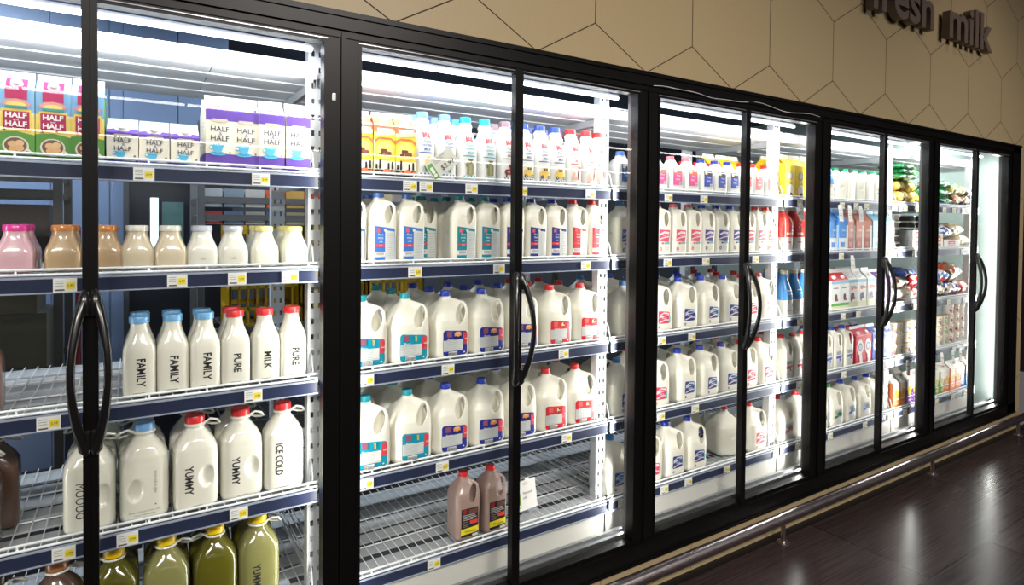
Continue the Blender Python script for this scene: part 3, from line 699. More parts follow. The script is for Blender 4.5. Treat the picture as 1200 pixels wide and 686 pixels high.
VT = dict(vertical=True, sx=1.0)
INKK = col(34, 36, 38)
small = [(INK, rect(-.016, .012, .010, .0116))]
for nm, w, cp in (('q_family', 'FAMILY', (112, 172, 222)), ('q_pure', 'PURE', (226, 56, 60)), ('q_milk', 'MILK', (226, 56, 60))):
    glass_bottle(nm, QS, cp, .0255, .019, .203, [(INKK, w, .002, .068, .030, dict(vertical=True, bold=.0007, sx=.80 if w == 'FAMILY' else .8, spacing=1.02))], GM, marks=small)
glass_bottle('q_choc', QS, (200, 50, 56), .0255, .019, .203, [], tint((150, 112, 98), 'chocolate milk behind glass'))
PS = [(0, .037, .037, 5), (.003, .040, .040, 5), (.008, .0415, .0415, 5), (.048, .0415, .0415, 5), (.062, .039, .039, 4), (.080, .032, .032, 2.8), (.098, .0265, .0265, 2.1), (.108, .0262, .0262, 2)]
for nm, body, cp in (('p_pink', (222, 178, 188), (226, 50, 150)), ('p_tan', (196, 166, 128), (206, 132, 64)), ('p_cream', (214, 200, 172), (220, 218, 206)), ('p_silver', (232, 230, 216), (186, 192, 204)), ('p_yellow', (236, 234, 216), (232, 222, 150))):
    glass_bottle(nm, PS, cp, .0285, .016, .108, [(INK, 'milk', -.001, .028, .008, {})] if nm == 'p_silver' else [], tint(body, 'drink_'+nm), marks=[(INKK, rect(-.010, .010, .010, .0115))])
G5 = [(0, .052, .044, 4.5), (.004, .058, .050, 4.5), (.012, .060, .052, 4.5), (.150, .060, .052, 4.5), (.175, .058, .050, 4), (.198, .047, .042, 3), (.215, .034, .032, 2.3), (.226, .025, .025, 2), (.246, .0245, .0245, 2)]
hy = [(INKK, 'YUMMY', -.022, .088, .030, dict(vertical=True, bold=.0007, sx=.78))]
glass_bottle('h_yummy', G5, (216, 46, 50), .0265, .021, .243, hy, GM, ring=True, dimple=(.026, .092), marks=small)
glass_bottle('h_icecold', G5, (216, 46, 50), .0265, .021, .243, [(INKK, 'ICE COLD', -.018, .100, .030, dict(vertical=True, bold=.0007, sx=.74))], GM, ring=True, dimple=(.030, .092), marks=small)
glass_bottle('h_moooo', G5, (96, 160, 214), .0265, .021, .243, [(INKK, 'MOOOO', -.022, .088, .030, dict(vertical=True, sx=.8))], GM, ring=True, dimple=(.028, .092), marks=small)
glass_bottle('h_back', G5, (112, 164, 216), .0265, .021, .243, [(INK, 'whole milk in glass', .026, .104, .012, dict(vertical=True, sx=.7)), (INK, 'keep cold and shake well', .0, .026, .0075, {}), (INK, 'return the bottle', .0, .017, .0075, {})], GM, ring=True, ringside=-1, dimple=(-.024, .086), marks=[(INKK, disc(.026, .040, .002))])
glass_bottle('h_choc', G5, (186, 116, 70), .0265, .021, .243, [], tint((96, 70, 58), 'dark chocolate milk behind glass'), ring=True)
lime = mat('lime drink behind glass', (150, 148, 92), .15, coat=.8, trans=.1, var=(8, .12))
lime_d = mat('yellow green drink', (106, 102, 26), .15, coat=.8, trans=.1, var=(8, .15))
glass_bottle('h_lime', G5, (244, 206, 24), .0265, .021, .243, [(INKK, 'YUMMY', -.010, .088, .030, dict(vertical=True, bold=.0007, sx=.78))], lime, ring=True)
glass_bottle('h_limedark', G5, (244, 200, 20), .0265, .021, .243, [], lime_d, ring=True, ringside=-1)
glass_bottle('h_black', G5, (60, 44, 38), .0265, .021, .243, [], tint((60, 44, 40), 'cola brown drink behind glass'), ring=True)

# gable-top cartons
def carton(name, w, d, h, gh, mats, front, side=None, spout=None, obj_name='milk_carton', gable=None, texts=(), gable_polys=()):
    """h: height of the box part; gh: height of gable; mats: (body, gable). The ridge runs along x, the sloped panel faces the shopper."""
    mb = MB(); hw, hd = w/2, d/2; r = .003; T = h+gh
    mb.v = [(-hw, -hd, 0), (hw, -hd, 0), (hw, hd, 0), (-hw, hd, 0), (-hw, -hd, h), (hw, -hd, h), (hw, hd, h), (-hw, hd, h),
            (-hw*.98, -.0022, h+gh*.68), (hw*.98, -.0022, h+gh*.68), (hw*.98, .0022, h+gh*.68), (-hw*.98, .0022, h+gh*.68),
            (-hw*.98, -.0018, T), (hw*.98, -.0018, T), (hw*.98, .0018, T), (-hw*.98, .0018, T), (-hw*.45, 0, h+gh*.35), (hw*.45, 0, h+gh*.35)]
    mb.f = [[0, 3, 2, 1], [0, 1, 5, 4], [1, 2, 6, 5], [2, 3, 7, 6], [3, 0, 4, 7], [4, 5, 9, 8], [6, 7, 11, 10], [8, 9, 13, 12], [10, 11, 15, 14], [12, 13, 14, 15],
            [4, 8, 16], [7, 16, 11], [4, 16, 7], [8, 12, 15, 11], [8, 11, 16], [5, 17, 9], [6, 10, 17], [5, 6, 17], [9, 10, 14, 13], [9, 17, 10]]
    mb.m = [0, 0, 0, 0, 0, 1, 1, 2, 2, 2, 1, 1, 1, 2, 1, 1, 1, 1, 2, 1]
    t = empty(obj_name); bx_ = part(mb, 'box', [mats[0], mats[1], mats[2] if len(mats) > 2 else WHT], t)
    decal('front_print', [(m, p) for m, p in front], bx_, None, texts, yflat=-hd)
    if gable_polys:
        decal('top_print', gable_polys, bx_, None, (), yflat=lambda x, z: -hd+(hd-.0022)*max(0, min(1, (z-h)/(gh*.68)))-.0004)
    if side is not None:
        s = decal('side_print', side, bx_, None, (), yflat=-hw); s.rotation_euler = (0, 0, -PI/2)
    if spout:
        sp = MB(); sp.loft([(0, .0135, .0135, 2), (.003, .0135, .0135, 2), (.0035, .0115, .0115, 2), (.011, .0112, .0112, 2), (.0125, .0095, .0095, 2)], 20)
        o = part(sp, 'spout', mat('spout_%d_%d_%d' % spout, spout, .35, coat=.2), t, True); ang = math.atan2(hd, gh*.68)
        o.location = (0, -hd*.62, h+gh*.68*.36); o.rotation_euler = (PI/2-ang if False else math.atan2(gh*.68, hd), 0, 0)
    PROTO[name] = (t, False)
HW = .0365
purple = col(98, 66, 164); cream = col(238, 232, 214); cyan = col(86, 182, 220); bluetxt = col(52, 60, 84)
def cup(x, z, s):
    return [(cyan, disc(x, z-.008*s, .022*s, .006*s)), (col(60, 156, 204), disc(x, z-.0065*s, .013*s, .003*s)), (cyan, [(x-.017*s, z+.018*s), (x+.015*s, z+.018*s), (x+.011*s, z+.002*s), (x+.004*s, z-.006*s), (x-.006*s, z-.006*s), (x-.013*s, z+.002*s)]),
            (col(150, 214, 236), disc(x-.001*s, z+.018*s, .016*s, .0035*s)), (cyan, disc(x-.018*s, z+.010*s, .006*s, .006*s)), (cream, disc(x-.019*s, z+.010*s, .0035*s, .0035*s)), (col(196, 140, 84), [(x+.006*s, z+.018*s), (x+.024*s, z+.032*s), (x+.025*s, z+.031*s), (x+.008*s, z+.017*s)])]
def halfcarton(name, h, gh, s, tz, cz, band):
    f = [(cream, rect(-HW, HW, 0, h)), (purple, rect(-HW, HW, 0, band)), (purple, rect(-HW, HW, h-(.030 if h > .1 else .008), h)), (col(200, 188, 172), rrect(-.020, .022, h-(.036 if h > .1 else .014), h-(.026 if h > .1 else .004), .003)), (col(216, 212, 220), rect(-.0, .030, .003, .009)), (INK, rect(-.024, .018, tz+.026*s, tz+.0268*s)), (INK, disc(.028, band+.004, .003))]
    f += cup(-.004, cz, s)
    tx = [(bluetxt, 'HALF', .0, tz+.013*s, .0215*s, dict(bold=.0002)), (purple, '&', .002, tz, .015*s, {}), (bluetxt, 'HALF', .0, tz-.014*s, .0215*s, dict(bold=.0002))]
    g = [(purple, [(-HW, h), (HW, h), (HW, h+gh*.26), (.018, h+gh*.30), (.014, h+gh*.12), (-.014, h+gh*.12), (-.020, h+gh*.30), (-HW, h+gh*.20)])]
    carton(name, .073, .073, h, gh, (cream, WHT, WHT), f, [(purple, rect(-HW, HW, 0, band)), (cream, rect(-HW, HW, band, h))]+lines(-.025, .02, band+.01, h-.03, 7, INK, .0012, 7), (238, 238, 234), gable_polys=g, texts=tx)
halfcarton('c_purple', .168, .046, 1.0, .098, .048, .040)
f = None
halfcarton('c_pint', .080, .042, .80, .047, .015, .013)
def halfred():
    h, gh = .172, .048; mg = col(176, 30, 88); green = col(88, 150, 60); yel = col(244, 214, 96); sky = col(132, 180, 222)
    f = [(sky, rect(-HW, HW, .10, h)), (col(250, 222, 120), rect(-HW, HW, .056, .106)), (green, [(-HW, 0), (HW, 0), (HW, .056), (0, .064), (-HW, .060)]),
         (col(246, 224, 150), rect(-HW, HW, .104, .112)), (yel, rrect(-.030, .030, .066, .120, .003)), (mg, rect(-.0265, .0265, .070, .114)),
         (mg, rect(-.022, .022, .145, h)), (col(224, 150, 140), [(-.030, .134), (-.018, .143), (0, .146), (.018, .143), (.030, .134), (.024, .128), (0, .131), (-.024, .128)]), (col(240, 210, 110), disc(0, .131, .020, .007)), (col(60, 150, 150), rect(-.022, .022, .121, .128)),
         (col(222, 214, 200), disc(-.001, .027, .0265, .0235)), (col(120, 84, 60), disc(-.001, .028, .0225, .0195)), (col(222, 180, 130), disc(-.007, .031, .010, .008)), (col(226, 186, 138), disc(.007, .034, .009, .008)), (col(220, 172, 124), disc(.006, .021, .010, .008)), (col(214, 168, 120), disc(-.007, .018, .008, .007)), (col(222, 214, 200), [(.020, .018), (.030, .006), (.034, .009), (.024, .022)]), (col(150, 60, 50), [(-.026, .064), (-.020, .064), (-.020, .068), (-.023, .071), (-.026, .068)])]
    g = [(sky, [(-HW, h), (-.022, h), (-.022, h+gh*.6), (-HW, h+gh*.6)]), (sky, [(.022, h), (HW, h), (HW, h+gh*.6), (.022, h+gh*.6)]), (mg, [(-.022, h), (.022, h), (.022, h+gh*.62), (-.022, h+gh*.62)])]
    tx = [(WHT, 'HALF', 0, .103, .0185, dict(bold=.0006)), (WHT, 'and', 0, .0925, .008, {}), (WHT, 'HALF', 0, .081, .0185, dict(bold=.0006))]
    carton('c_red', .073, .073, h, gh, (green, sky, col(196, 210, 224)), f, [(sky, rect(-HW, HW, .1, h)), (col(250, 222, 120), rect(-HW, HW, .056, .1)), (green, rect(-HW, HW, 0, .056))], (236, 236, 236), gable_polys=g, texts=tx)
halfred()
# chocolate quart carton
def choccarton():
    h, gh = .170, .050; o = col(236, 120, 84); y = col(250, 214, 60)
    f = [(o, rect(-HW, HW, .150, h)), (WHT, rect(-.026, .030, .146, .162)), (col(226, 210, 176), [(-HW, .134), (HW, .142), (HW, .156), (-HW, .146)]), (y, rect(-HW, HW, .05, .134)), (o, [(-HW, .108), (-.02, .124), (.02, .124), (HW, .108), (HW, .122), (.02, .132), (-.02, .132), (-HW, .122)]), (col(252, 234, 120), disc(0, .088, .030, .030)),
         (col(244, 240, 220), rect(-HW, HW, .022, .052)), (BLK, rect(-HW, HW, 0, .022)), (o, disc(.008, .016, .014, .010)), (o, disc(-.018, .012, .006)), (o, disc(.030, .013, .007)),
         (col(110, 60, 50), rrect(-.016, .008, .078, .092, .004)), (col(130, 76, 60), rrect(-.004, .022, .070, .084, .004)), (col(110, 60, 50), rrect(-.022, -.006, .068, .078, .003))]
    for x, s in ((-.030, .8), (-.018, 1.1), (.012, .9), (.026, 1)): f += [(BLK, [(x-.004, .024), (x+.004, .024), (x+.003*s, .046*s+.004), (x-.003, .050*s)])]
    carton('c_choc', .073, .073, h, gh, (y, o, WHT), f, [(WHT, rect(-.020, HW, 0, .120)), (o, rect(-HW, HW, .14, h))]+lines(-.014, .03, .01, .11, 12, INK, .0012, 2), (244, 236, 232), texts=[(col(180, 90, 30), 'chocolate', 0, .128, .009, {})])
choccarton()
def simple_carton(name, w, h, gh, body, top, ridge, polys, texts=(), spout=None):
    carton(name, w, w, h, gh, (col(*body), col(*top), col(*ridge)), polys, [(col(*body), rect(-w/2, w/2, 0, h))]+lines(-w*.3, w*.3, .02, h*.6, 6, INK, .0014, 4), spout, texts=texts)
q = .047
simple_carton('c_yellow', .094, .176, .060, (250, 214, 40), (250, 214, 40), (240, 234, 214), [(col(250, 214, 40), rect(-q, q, 0, .176)), (col(170, 170, 150), disc(.0, .118, .026, .024)), (col(210, 205, 180), disc(.0, .118, .018, .015)), (WHT, disc(0, .036, .028, .038)), (col(214, 212, 206), disc(.006, .040, .014, .026)), (BLK, disc(.006, .014, .016, .013)), (col(180, 40, 60), disc(-.026, .010, .012, .009))], [(BLK, 'nog', 0, .078, .02, {})])
for nm, b1, b2 in (('c_blue', (80, 150, 226), (236, 240, 244)), ('c_brown', (190, 110, 80), (150, 48, 44)), ('c_lblue', (134, 200, 232), (236, 242, 244))):
    simple_carton(nm, .090, .180, .062, b1, b1, [min(255, v+40) for v in b1], [(col(*b1), rect(-.045, .045, .07, .18)), (col(*b2), rect(-.045, .045, 0, .075)), (WHT, rect(.026, .045, 0, .15)), (col(*b1), rect(-.03, .012, .02, .05))] + lines(.029, .042, .01, .14, 10, INK, .0015, 3), [(WHT, 'milk', -.008, .12, .022, {}), (WHT, 'fresh', -.01, .092, .014, {})])
for nm, tp in (('c_redtop', (206, 46, 56)), ('c_whitetop', (238, 238, 236))):
    pl = [(WHT, rect(-q, q, 0, .178)), (col(140, 200, 230), rect(-q, q, .158, .178)), (col(90, 180, 70) if nm == 'c_redtop' else col(222, 226, 190), rect(-q, q, .028, .044)), (col(230, 232, 200), rect(-q, q, 0, .028)), (col(60, 50, 60), disc(.0, .078, .014, .022)), (col(180, 50, 70), disc(.014, .064, .008)), (col(150, 150, 160), rect(-.03, .02, .130, .138))]
    if nm == 'c_whitetop': pl += [(col(240, 120, 90), disc(-.012, .122, .014, .007)), (col(240, 120, 90), disc(.020, .126, .016, .007)), (col(70, 60, 110), disc(-.02, .07, .012, .026))]
    simple_carton(nm, .094, .178, .062, (240, 240, 236), tp, (226, 226, 224), pl, (), (240, 240, 240))
for nm, b1 in (('c_swirlred', (214, 54, 76)), ('c_swirlblue', (44, 74, 190)), ('c_swirlpurple', (110, 60, 150))):
    simple_carton(nm, .092, .172, .056, b1, b1, (230, 230, 232), [(col(*b1), rect(-.046, .046, 0, .172)), (WHT, disc(.0, .105, .036, .048)), (col(150, 124, 176), disc(.0, .105, .022, .026)), (col(220, 210, 230), disc(.0, .105, .015, .018)), (WHT, [(-.012, .064), (.018, .064), (.028, 0), (-.002, 0)])], (), (240, 240, 240))
jw = .042
for nm, b1, b2 in (('c_orange', (246, 140, 70), (244, 200, 60)), ('c_purplej', (106, 60, 140), (244, 200, 60)), ('c_greenj', (56, 160, 74), (226, 226, 180)), ('c_bluej', (40, 120, 196), (236, 200, 90))):
    simple_carton(nm, .080, .160, .050, b1 if nm != 'c_greenj' else (230, 238, 220), (230, 226, 216), (236, 234, 228), [(col(*b1), rect(-.04, .04, 0, .10)), (col(236, 224, 206), rect(-.04, .04, .10, .16)), (col(*b2), disc(0, .092, .026, .030)), (col(226, 170, 40), disc(0, .092, .014, .02)), (WHT, rect(-.03, .03, .052, .058))] + ([(col(40, 140, 60), rect(-.04, -.02, 0, .16)), (col(226, 180, 70), disc(.012, .03, .018, .022))] if nm == 'c_greenj' else []), [(WHT, 'juice', 0, .03, .02, {})])
# red juice bottles, blue bottles
JB = MB().loft([(0, .040, .040, 6), (.004, .046, .046, 6), (.08, .0465, .0465, 6), (.082, .0470, .0470, 6), (.165, .047, .047, 6), (.195, .036, .036, 3.5), (.212, .023, .023, 2), (.226, .022, .022, 2)], 32)
for k, f_ in enumerate(JB.f):
    z = sum(JB.v[i][2] for i in f_)/len(f_); JB.m[k] = 0 if z < .081 else 1
JM = JB.mesh('body', [hdpe2, mat('red juice sleeve', (232, 62, 52), .3, coat=.6)], True)
new_kind('juice_red', JM, cap_mb(.023, .020, .224), (238, 238, 236), 'juice_bottle', ([(col(226, 90, 86), rect(-.02, .02, .05, .056)), (col(60, 60, 120), rect(.0, .008, .118, .140)), (col(240, 200, 190), rect(-.024, .030, .096, .106))], [(WHT, '!', -.012, .13, .02, {})]), bvh(JM))
TB = MB().loft([(0, .040, .040, 3), (.004, .045, .045, 3), (.09, .045, .045, 3), (.092, .0452, .0452, 3), (.13, .044, .044, 2.6), (.17, .034, .034, 2.2), (.205, .0215, .0215, 2), (.235, .019, .019, 2)], 32)
for k, f_ in enumerate(TB.f):
    z = sum(TB.v[i][2] for i in f_)/len(f_); TB.m[k] = 0 if z < .091 else 1
TM = TB.mesh('body', [hdpe2, mat('blue bottle sleeve', (72, 150, 222), .3, coat=.6)], True)
new_kind('bottle_blue', TM, cap_mb(.021, .018, .233), (222, 204, 168), 'milk_bottle', ([(col(226, 190, 140), disc(-.012, .082, .012, .010)), (col(90, 140, 200), disc(.022, .062, .008, .012)), (col(180, 184, 190), rect(-.03, .03, .03, .034)), (WHT, rect(-.02, .02, .140, .146))], [(WHT, 'milk', .0, .125, .018, {})]), bvh(TM))

# ------- fill the shelves
C = 'milk jug'; BT = 'milk bottle'; CT = 'milk carton'
# goods wholly hidden behind others or the posts are left out: (x, y, shelf)
HIDE = {(.098, .363, 3), (1.496, .363, 3), (1.67, .521, 3), (1.372, .186, 2), (2.96, .294, 4), (3.075, .294, 4), (2.749, .18, 2), (-.92, .178, 2), (1.35, .176, 1), (1.19, .285, 1), (-.905, .172, 1), (2.74, .176, 1), (2.54, .28, 1), (2.908, .278, 3), (3.005, .278, 3), (3.745, .262, 5)}
def row(kinds_x, y, z, shelf, rw, cat, names, jit=.05, dy=.004, sub=0):
    for kd, x in kinds_x:
        if (round(x, 3), round(y, 3), shelf) in HIDE: continue
        put(kd, x+random.uniform(-.002, .002), y+random.uniform(-dy, dy), z, random.uniform(-jit, jit), names[kd], cat, shelf, rw)
N = {'hg_choc': 'half-gallon jug of chocolate milk, red cap', 'gal_teal': 'gallon milk jug, teal cap and label', 'gal_blue': 'gallon milk jug, blue cap and label', 'gal_red': 'gallon milk jug, red cap and label',
     'gal2_pink': 'gallon milk jug, red cap, pink label', 'gal2_navy': 'gallon milk jug, blue cap, navy label', 'gal2_red': 'gallon milk jug, red cap, red label', 'gal2_lblue': 'gallon milk jug, light blue cap',
     'gal3_green': 'gallon jug, green cap, green-banded label', 'gal3_blue': 'gallon jug, blue cap, blue-banded label', 'gal3_red': 'gallon jug, red cap, red-banded label',
     'hg_lblue': 'half-gallon jug, light blue tall label', 'hg_teal': 'half-gallon jug, teal tall label', 'hg_navy': 'half-gallon jug, navy tall label', 'hg_red': 'half-gallon jug, red tall label',
     'hg2_pink': 'half-gallon jug, pink tilted label', 'hg2_navy': 'half-gallon jug, navy tilted label', 'hg2_red': 'half-gallon jug, red tilted label', 'hg2_lblue': 'half-gallon jug, light blue cap',
     'hg3_red': 'slim milk jug, red cap, grey label', 'hg3_blue': 'slim milk jug, blue cap, grey label', 'hg3_green': 'slim milk jug, green cap, grey label',
     'sq_pink': 'squat white bottle, pink cap and label', 'sq_blue': 'squat white bottle, blue cap and label', 'sq_red': 'squat white bottle, red cap and label', 'sq_lblue': 'squat white bottle, light blue cap',
     'rb_blue': 'quart bottle, blue cap, yellow tulip', 'rb_teal': 'quart bottle, teal cap, milk can', 'rb_brown': 'quart bottle, brown cap, red cow', 'rb_navy': 'quart bottle, blue cap, yellow van', 'rb_red': 'quart bottle, red cap, brown calf',
     'q_family': 'glass milk bottle lettered FAMILY, blue cap', 'q_pure': 'glass milk bottle lettered PURE, red cap', 'q_milk': 'glass milk bottle lettered MILK, red cap', 'q_choc': 'glass chocolate milk bottle, red cap',
     'p_pink': 'short bottle of pink milk, magenta cap', 'p_tan': 'short bottle of tan milk, orange cap', 'p_cream': 'short bottle of beige milk, pale cap', 'p_silver': 'short bottle of white milk, silver cap', 'p_yellow': 'short bottle of white milk, yellow cap',
     'h_yummy': 'handled glass bottle lettered YUMMY, red cap', 'h_icecold': 'handled glass bottle lettered ICE COLD', 'h_moooo': 'handled glass bottle lettered MOOOO', 'h_back': 'handled glass bottle, blue cap, small print', 'h_choc': 'handled bottle of chocolate milk, brown cap', 'h_black': 'handled bottle of dark drink',
     'h_lime': 'handled bottle of pale lime drink', 'h_limedark': 'handled bottle of yellow-green drink',
     'c_purple': 'tall purple half-and-half carton', 'c_pint': 'small purple-topped half-and-half carton', 'c_red': 'magenta and green half-and-half carton', 'c_choc': 'orange and yellow chocolate milk carton',
     'c_yellow': 'yellow gable-top carton', 'c_blue': 'blue gable-top carton', 'c_brown': 'brown gable-top carton', 'c_lblue': 'light blue gable-top carton', 'c_redtop': 'white carton with red top', 'c_whitetop': 'white carton with white top',
     'c_swirlred': 'red carton with white oval', 'c_swirlblue': 'blue carton with white oval', 'c_swirlpurple': 'purple carton with white oval', 'c_orange': 'orange juice carton', 'c_purplej': 'purple juice carton', 'c_greenj': 'green juice carton', 'c_bluej': 'blue juice carton',
     'juice_red': 'red and white juice bottle', 'bottle_blue': 'blue and white bottle, tan cap'}
def fill(sp, y, shelf, rw, cat, jit=.05): row(sp, y, SHZ[shelf-1]+.0035-.0075, shelf, rw, cat, N, jit)
Z = lambda a, *xs: [(a, x) for x in xs]
# leftmost bay
fill(Z('c_red', -.905, -.829, -.753, -.679), .172, 1, 1, CT, .03)
fill(Z('c_pint', -.603, -.528, -.453), .172, 1, 1, CT, .03); fill(Z('c_purple', -.366, -.291, -.217, -.142), .172, 1, 1, CT, .03); fill(Z('c_purple', -.366, -.291), .255, 1, 2, CT, .03)
fill(Z('p_pink', -.92, -.837)+Z('p_tan', -.737, -.645)+Z('p_cream', -.571, -.49)+Z('p_silver', -.406, -.322)+Z('p_yellow', -.236, -.148), .178, 2, 1, BT)
fill(Z('p_pink', -.837)+Z('p_tan', -.737)+Z('p_yellow', -.236, -.148), .275, 2, 2, BT)
fill(Z('q_family', -.565, -.481, -.399)+Z('q_pure', -.316)+Z('q_milk', -.234)+Z('q_pure', -.15), .178, 3, 1, BT, .04)
fill(Z('q_family', -.565, -.481, -.399)+Z('q_pure', -.316), .268, 3, 2, BT); fill(Z('q_choc', -.905), .20, 3, 1, BT)
fill(Z('h_moooo', -.682)+Z('h_back', -.555)+Z('h_yummy', -.426, -.301)+Z('h_icecold', -.176), .185, 4, 1, BT, .05)
fill(Z('h_back', -.682, -.555)+Z('h_yummy', -.426, -.301), .31, 4, 2, BT); fill(Z('h_back', -.672), .43, 4, 3, BT); fill(Z('h_choc', -.93), .19, 4, 1, BT); fill(Z('h_choc', -.905), .31, 4, 2, BT)
fill(Z('h_limedark', -.627)+Z('h_lime', -.498)+Z('h_limedark', -.373)+Z('h_lime', -.251), .185, 5, 1, BT); fill(Z('h_limedark', -.627, -.498)+Z('h_limedark', -.373, -.251), .31, 5, 2, BT)
fill(Z('h_black', -.884)+Z('h_choc', -.757), .185, 5, 1, BT)
# second bay
fill(Z('c_choc', .143, .219), .172, 1, 1, CT, .03); fill(Z('c_choc', .143, .219), .25, 1, 2, CT, .03); fill(Z('c_choc', .062), .172, 1, 1, CT, .06); fill(Z('c_choc', .062), .25, 1, 2, CT, .03)
rbx = [('rb_blue', .296), ('rb_blue', .383), ('rb_teal', .471), ('rb_teal', .554), ('rb_brown', .643), ('rb_navy', .727), ('rb_navy', .807), ('rb_navy', .885), ('rb_red', .966), ('rb_red', 1.047), ('rb_red', 1.124-.01)]
fill(rbx, .174, 1, 1, BT, .06); fill([rbx[k] for k in (0, 1, 2, 4, 5, 6, 7, 8, 9)], .262, 1, 2, BT)
hgx = Z('hg_lblue', .033, .139, .245)+Z('hg_teal', .453, .561)+Z('hg_navy', .667, .775, .882)+Z('hg_red', .988, 1.091)
fill(hgx, .182, 2, 1, C, .04); fill(Z('hg_lblue', .139)+Z('hg_teal', .347, .453, .561)+Z('hg_navy', .667), .292, 2, 2, C)
fill(Z('hg_teal', .347, .453), .40, 2, 3, C)
g3 = Z('gal_teal', .09, .25)+Z('gal_blue', .409, .564, .722)+Z('gal_red', .885, 1.048)
fill(g3, .205, 3, 1, C, .06)
for k in (2, 3): fill([('gal_teal', .098), ('gal_teal', .256), ('gal_blue', .415), ('gal_blue', .572), ('gal_blue', .73), ('gal_red', .89), ('gal_red', 1.052)], .205+.158*(k-1), 3, k, C, .1)
fill(Z('gal_teal', .103, .259)+Z('gal_blue', .413, .565, .718)+Z('gal_red', .873, 1.03), .205, 4, 1, C, .07)
for k in (2, 3): fill([('gal_teal', .107), ('gal_teal', .263), ('gal_blue', .418), ('gal_blue', .57), ('gal_blue', .725), ('gal_red', .88), ('gal_red', 1.04)], .205+.158*(k-1), 4, k, C, .1)
fill(Z('hg_choc', .484, .601), .19, 5, 1, C, .05)
# third bay
sx = Z('sq_lblue', 1.245, 1.35)+Z('sq_pink', 1.462, 1.563, 1.667)+Z('sq_blue', 1.77, 1.872, 1.974)+Z('sq_red', 2.075, 2.176, 2.275)
fill(sx, .176, 1, 1, BT, .04); fill(Z('sq_red', 1.77, 1.872, 1.974)+Z('sq_lblue', 1.19), .285, 1, 2, BT)
fill(Z('c_yellow', 2.10, 2.20, 2.30), .40, 1, 3, CT, .03)
h2 = Z('hg2_lblue', 1.255)+Z('hg2_pink', 1.372, 1.486, 1.594, 1.70)+Z('hg2_navy', 1.80, 1.907, 2.012)+Z('hg2_red', 2.118, 2.218, 2.318-.01)
fill(h2, .186, 2, 1, C, .04)
for sh in (3, 4):
    gx = Z('gal2_lblue', 1.30 if sh == 3 else 1.265)+Z('gal2_pink', 1.49 if sh == 3 else 1.47)+Z('gal2_navy', 1.662, 1.826, 1.985)+Z('gal2_red', 2.13, 2.282)
    fill(gx, .205, sh, 1, C, .06)
    g2 = [(a, x+.006) for a, x in gx]; g2 = [(('gal2_navy' if sh == 3 and a == 'gal2_pink' else a), x) for a, x in g2]
    fill(g2, .363, sh, 2, C, .1); 
    if sh == 3: fill([(a, x+.002) for a, x in g2], .521, sh, 3, C, .1)
fill(Z('gal2_lblue', 1.232)+Z('gal2_pink', 1.43)+Z('gal2_navy', 1.585, 1.737), .205, 5, 1, C, .06)
put('gal2_red', 2.052, .235, SHZ[4]-.004, 1.3, 'gallon milk jug turned sideways, red cap', C, 5, 1)
fill(Z('gal2_red', 2.215), .205, 5, 1, C, .05); put('gal2_navy', 1.995, .42, SHZ[4]-.004, .1, N['gal2_navy'], C, 5, 2)
# fourth bay
fill(Z('c_yellow', 2.44, 2.54, 2.64, 2.74), .176, 1, 1, CT, .03); fill(Z('c_yellow', 2.44, 2.54), .28, 1, 2, CT, .03)
fill(Z('bottle_blue', 2.86), .176, 1, 1, BT)
SQK = Z('sq_red', 1)
def tall_green():
    me = HG; new_kind('hg_green', me, cap_mb(.019, .017, .224), CAPS['green'], 'half_gallon_jug', hg_label3((20, 130, 80)), HT)
tall_green(); N['hg_green'] = 'blank-sided white jug, green cap'
for x, rz in ((2.965, 1.45), (3.07, -1.5), (3.175, 1.5), (3.28, -1.5), (3.385, 0), (3.49, .1)):
    put('hg_green', x, .180, SHZ[0]-.004, rz, N['hg_green'], C, 1, 1, sc=(.98, .98, .80))
fill(Z('juice_red', 2.443, 2.545, 2.647, 2.749), .18, 2, 1, 'juice bottle')
fill(Z('c_blue', 2.885, 2.98)+Z('c_brown', 3.072, 3.165, 3.258)+Z('c_lblue', 3.353, 3.447, 3.54-.005), .176, 2, 1, CT, .05)
fill(Z('bottle_blue', 2.465, 2.562, 2.66), .178, 3, 1, BT); fill(Z('bottle_blue', 2.465, 2.562), .275, 3, 2, BT)
fill(Z('c_redtop', 2.81, 2.908, 3.005)+Z('c_whitetop', 3.107, 3.206, 3.306)+Z('c_swirlpurple', 3.41, 3.51), .178, 3, 1, CT, .05)
fill(Z('c_redtop', 2.81, 2.908, 3.005)+Z('c_whitetop', 3.107, 3.206, 3.306), .278, 3, 2, CT, .05)
fill(Z('hg3_red', 2.462, 2.572, 2.68), .184, 4, 1, C); fill(Z('hg3_red', 2.462)+Z('hg3_green', 2.572), .30, 4, 2, C)
fill(Z('hg3_blue', 2.85, 2.96, 3.075), .184, 4, 1, C, .04); fill(Z('hg3_blue', 2.85, 2.96, 3.075), .294, 4, 2, C, .04)
fill(Z('c_swirlred', 3.19, 3.29)+Z('c_swirlblue', 3.39, 3.53-.01), .178, 4, 1, CT, .04); fill(Z('c_swirlred', 3.19, 3.29)+Z('c_swirlblue', 3.39), .276, 4, 2, CT, .04)
fill(Z('gal3_red', 2.47, 2.64), .205, 5, 1, C); fill(Z('gal3_green', 2.80, 2.958)+Z('gal3_blue', 3.112, 3.268, 3.418), .205, 5, 1, C, .05); fill(Z('gal3_green', 2.958)+Z('gal3_blue', 3.112, 3.268), .363, 5, 2, C)
# fifth bay lowest shelf
fill(Z('c_orange', 3.66, 3.745)+Z('c_purplej', 3.83, 3.915, 4.0), .175, 5, 1, 'juice carton', .05); fill(Z('c_orange', 3.66, 3.745)+Z('c_purplej', 3.83, 3.915), .262, 5, 2, 'juice carton', .05)
fill(Z('c_greenj', 4.225, 4.31)+Z('c_orange', 4.395, 4.48, 4.565)+Z('c_bluej', 4.65, 4.735), .175, 5, 1, 'juice carton', .04)

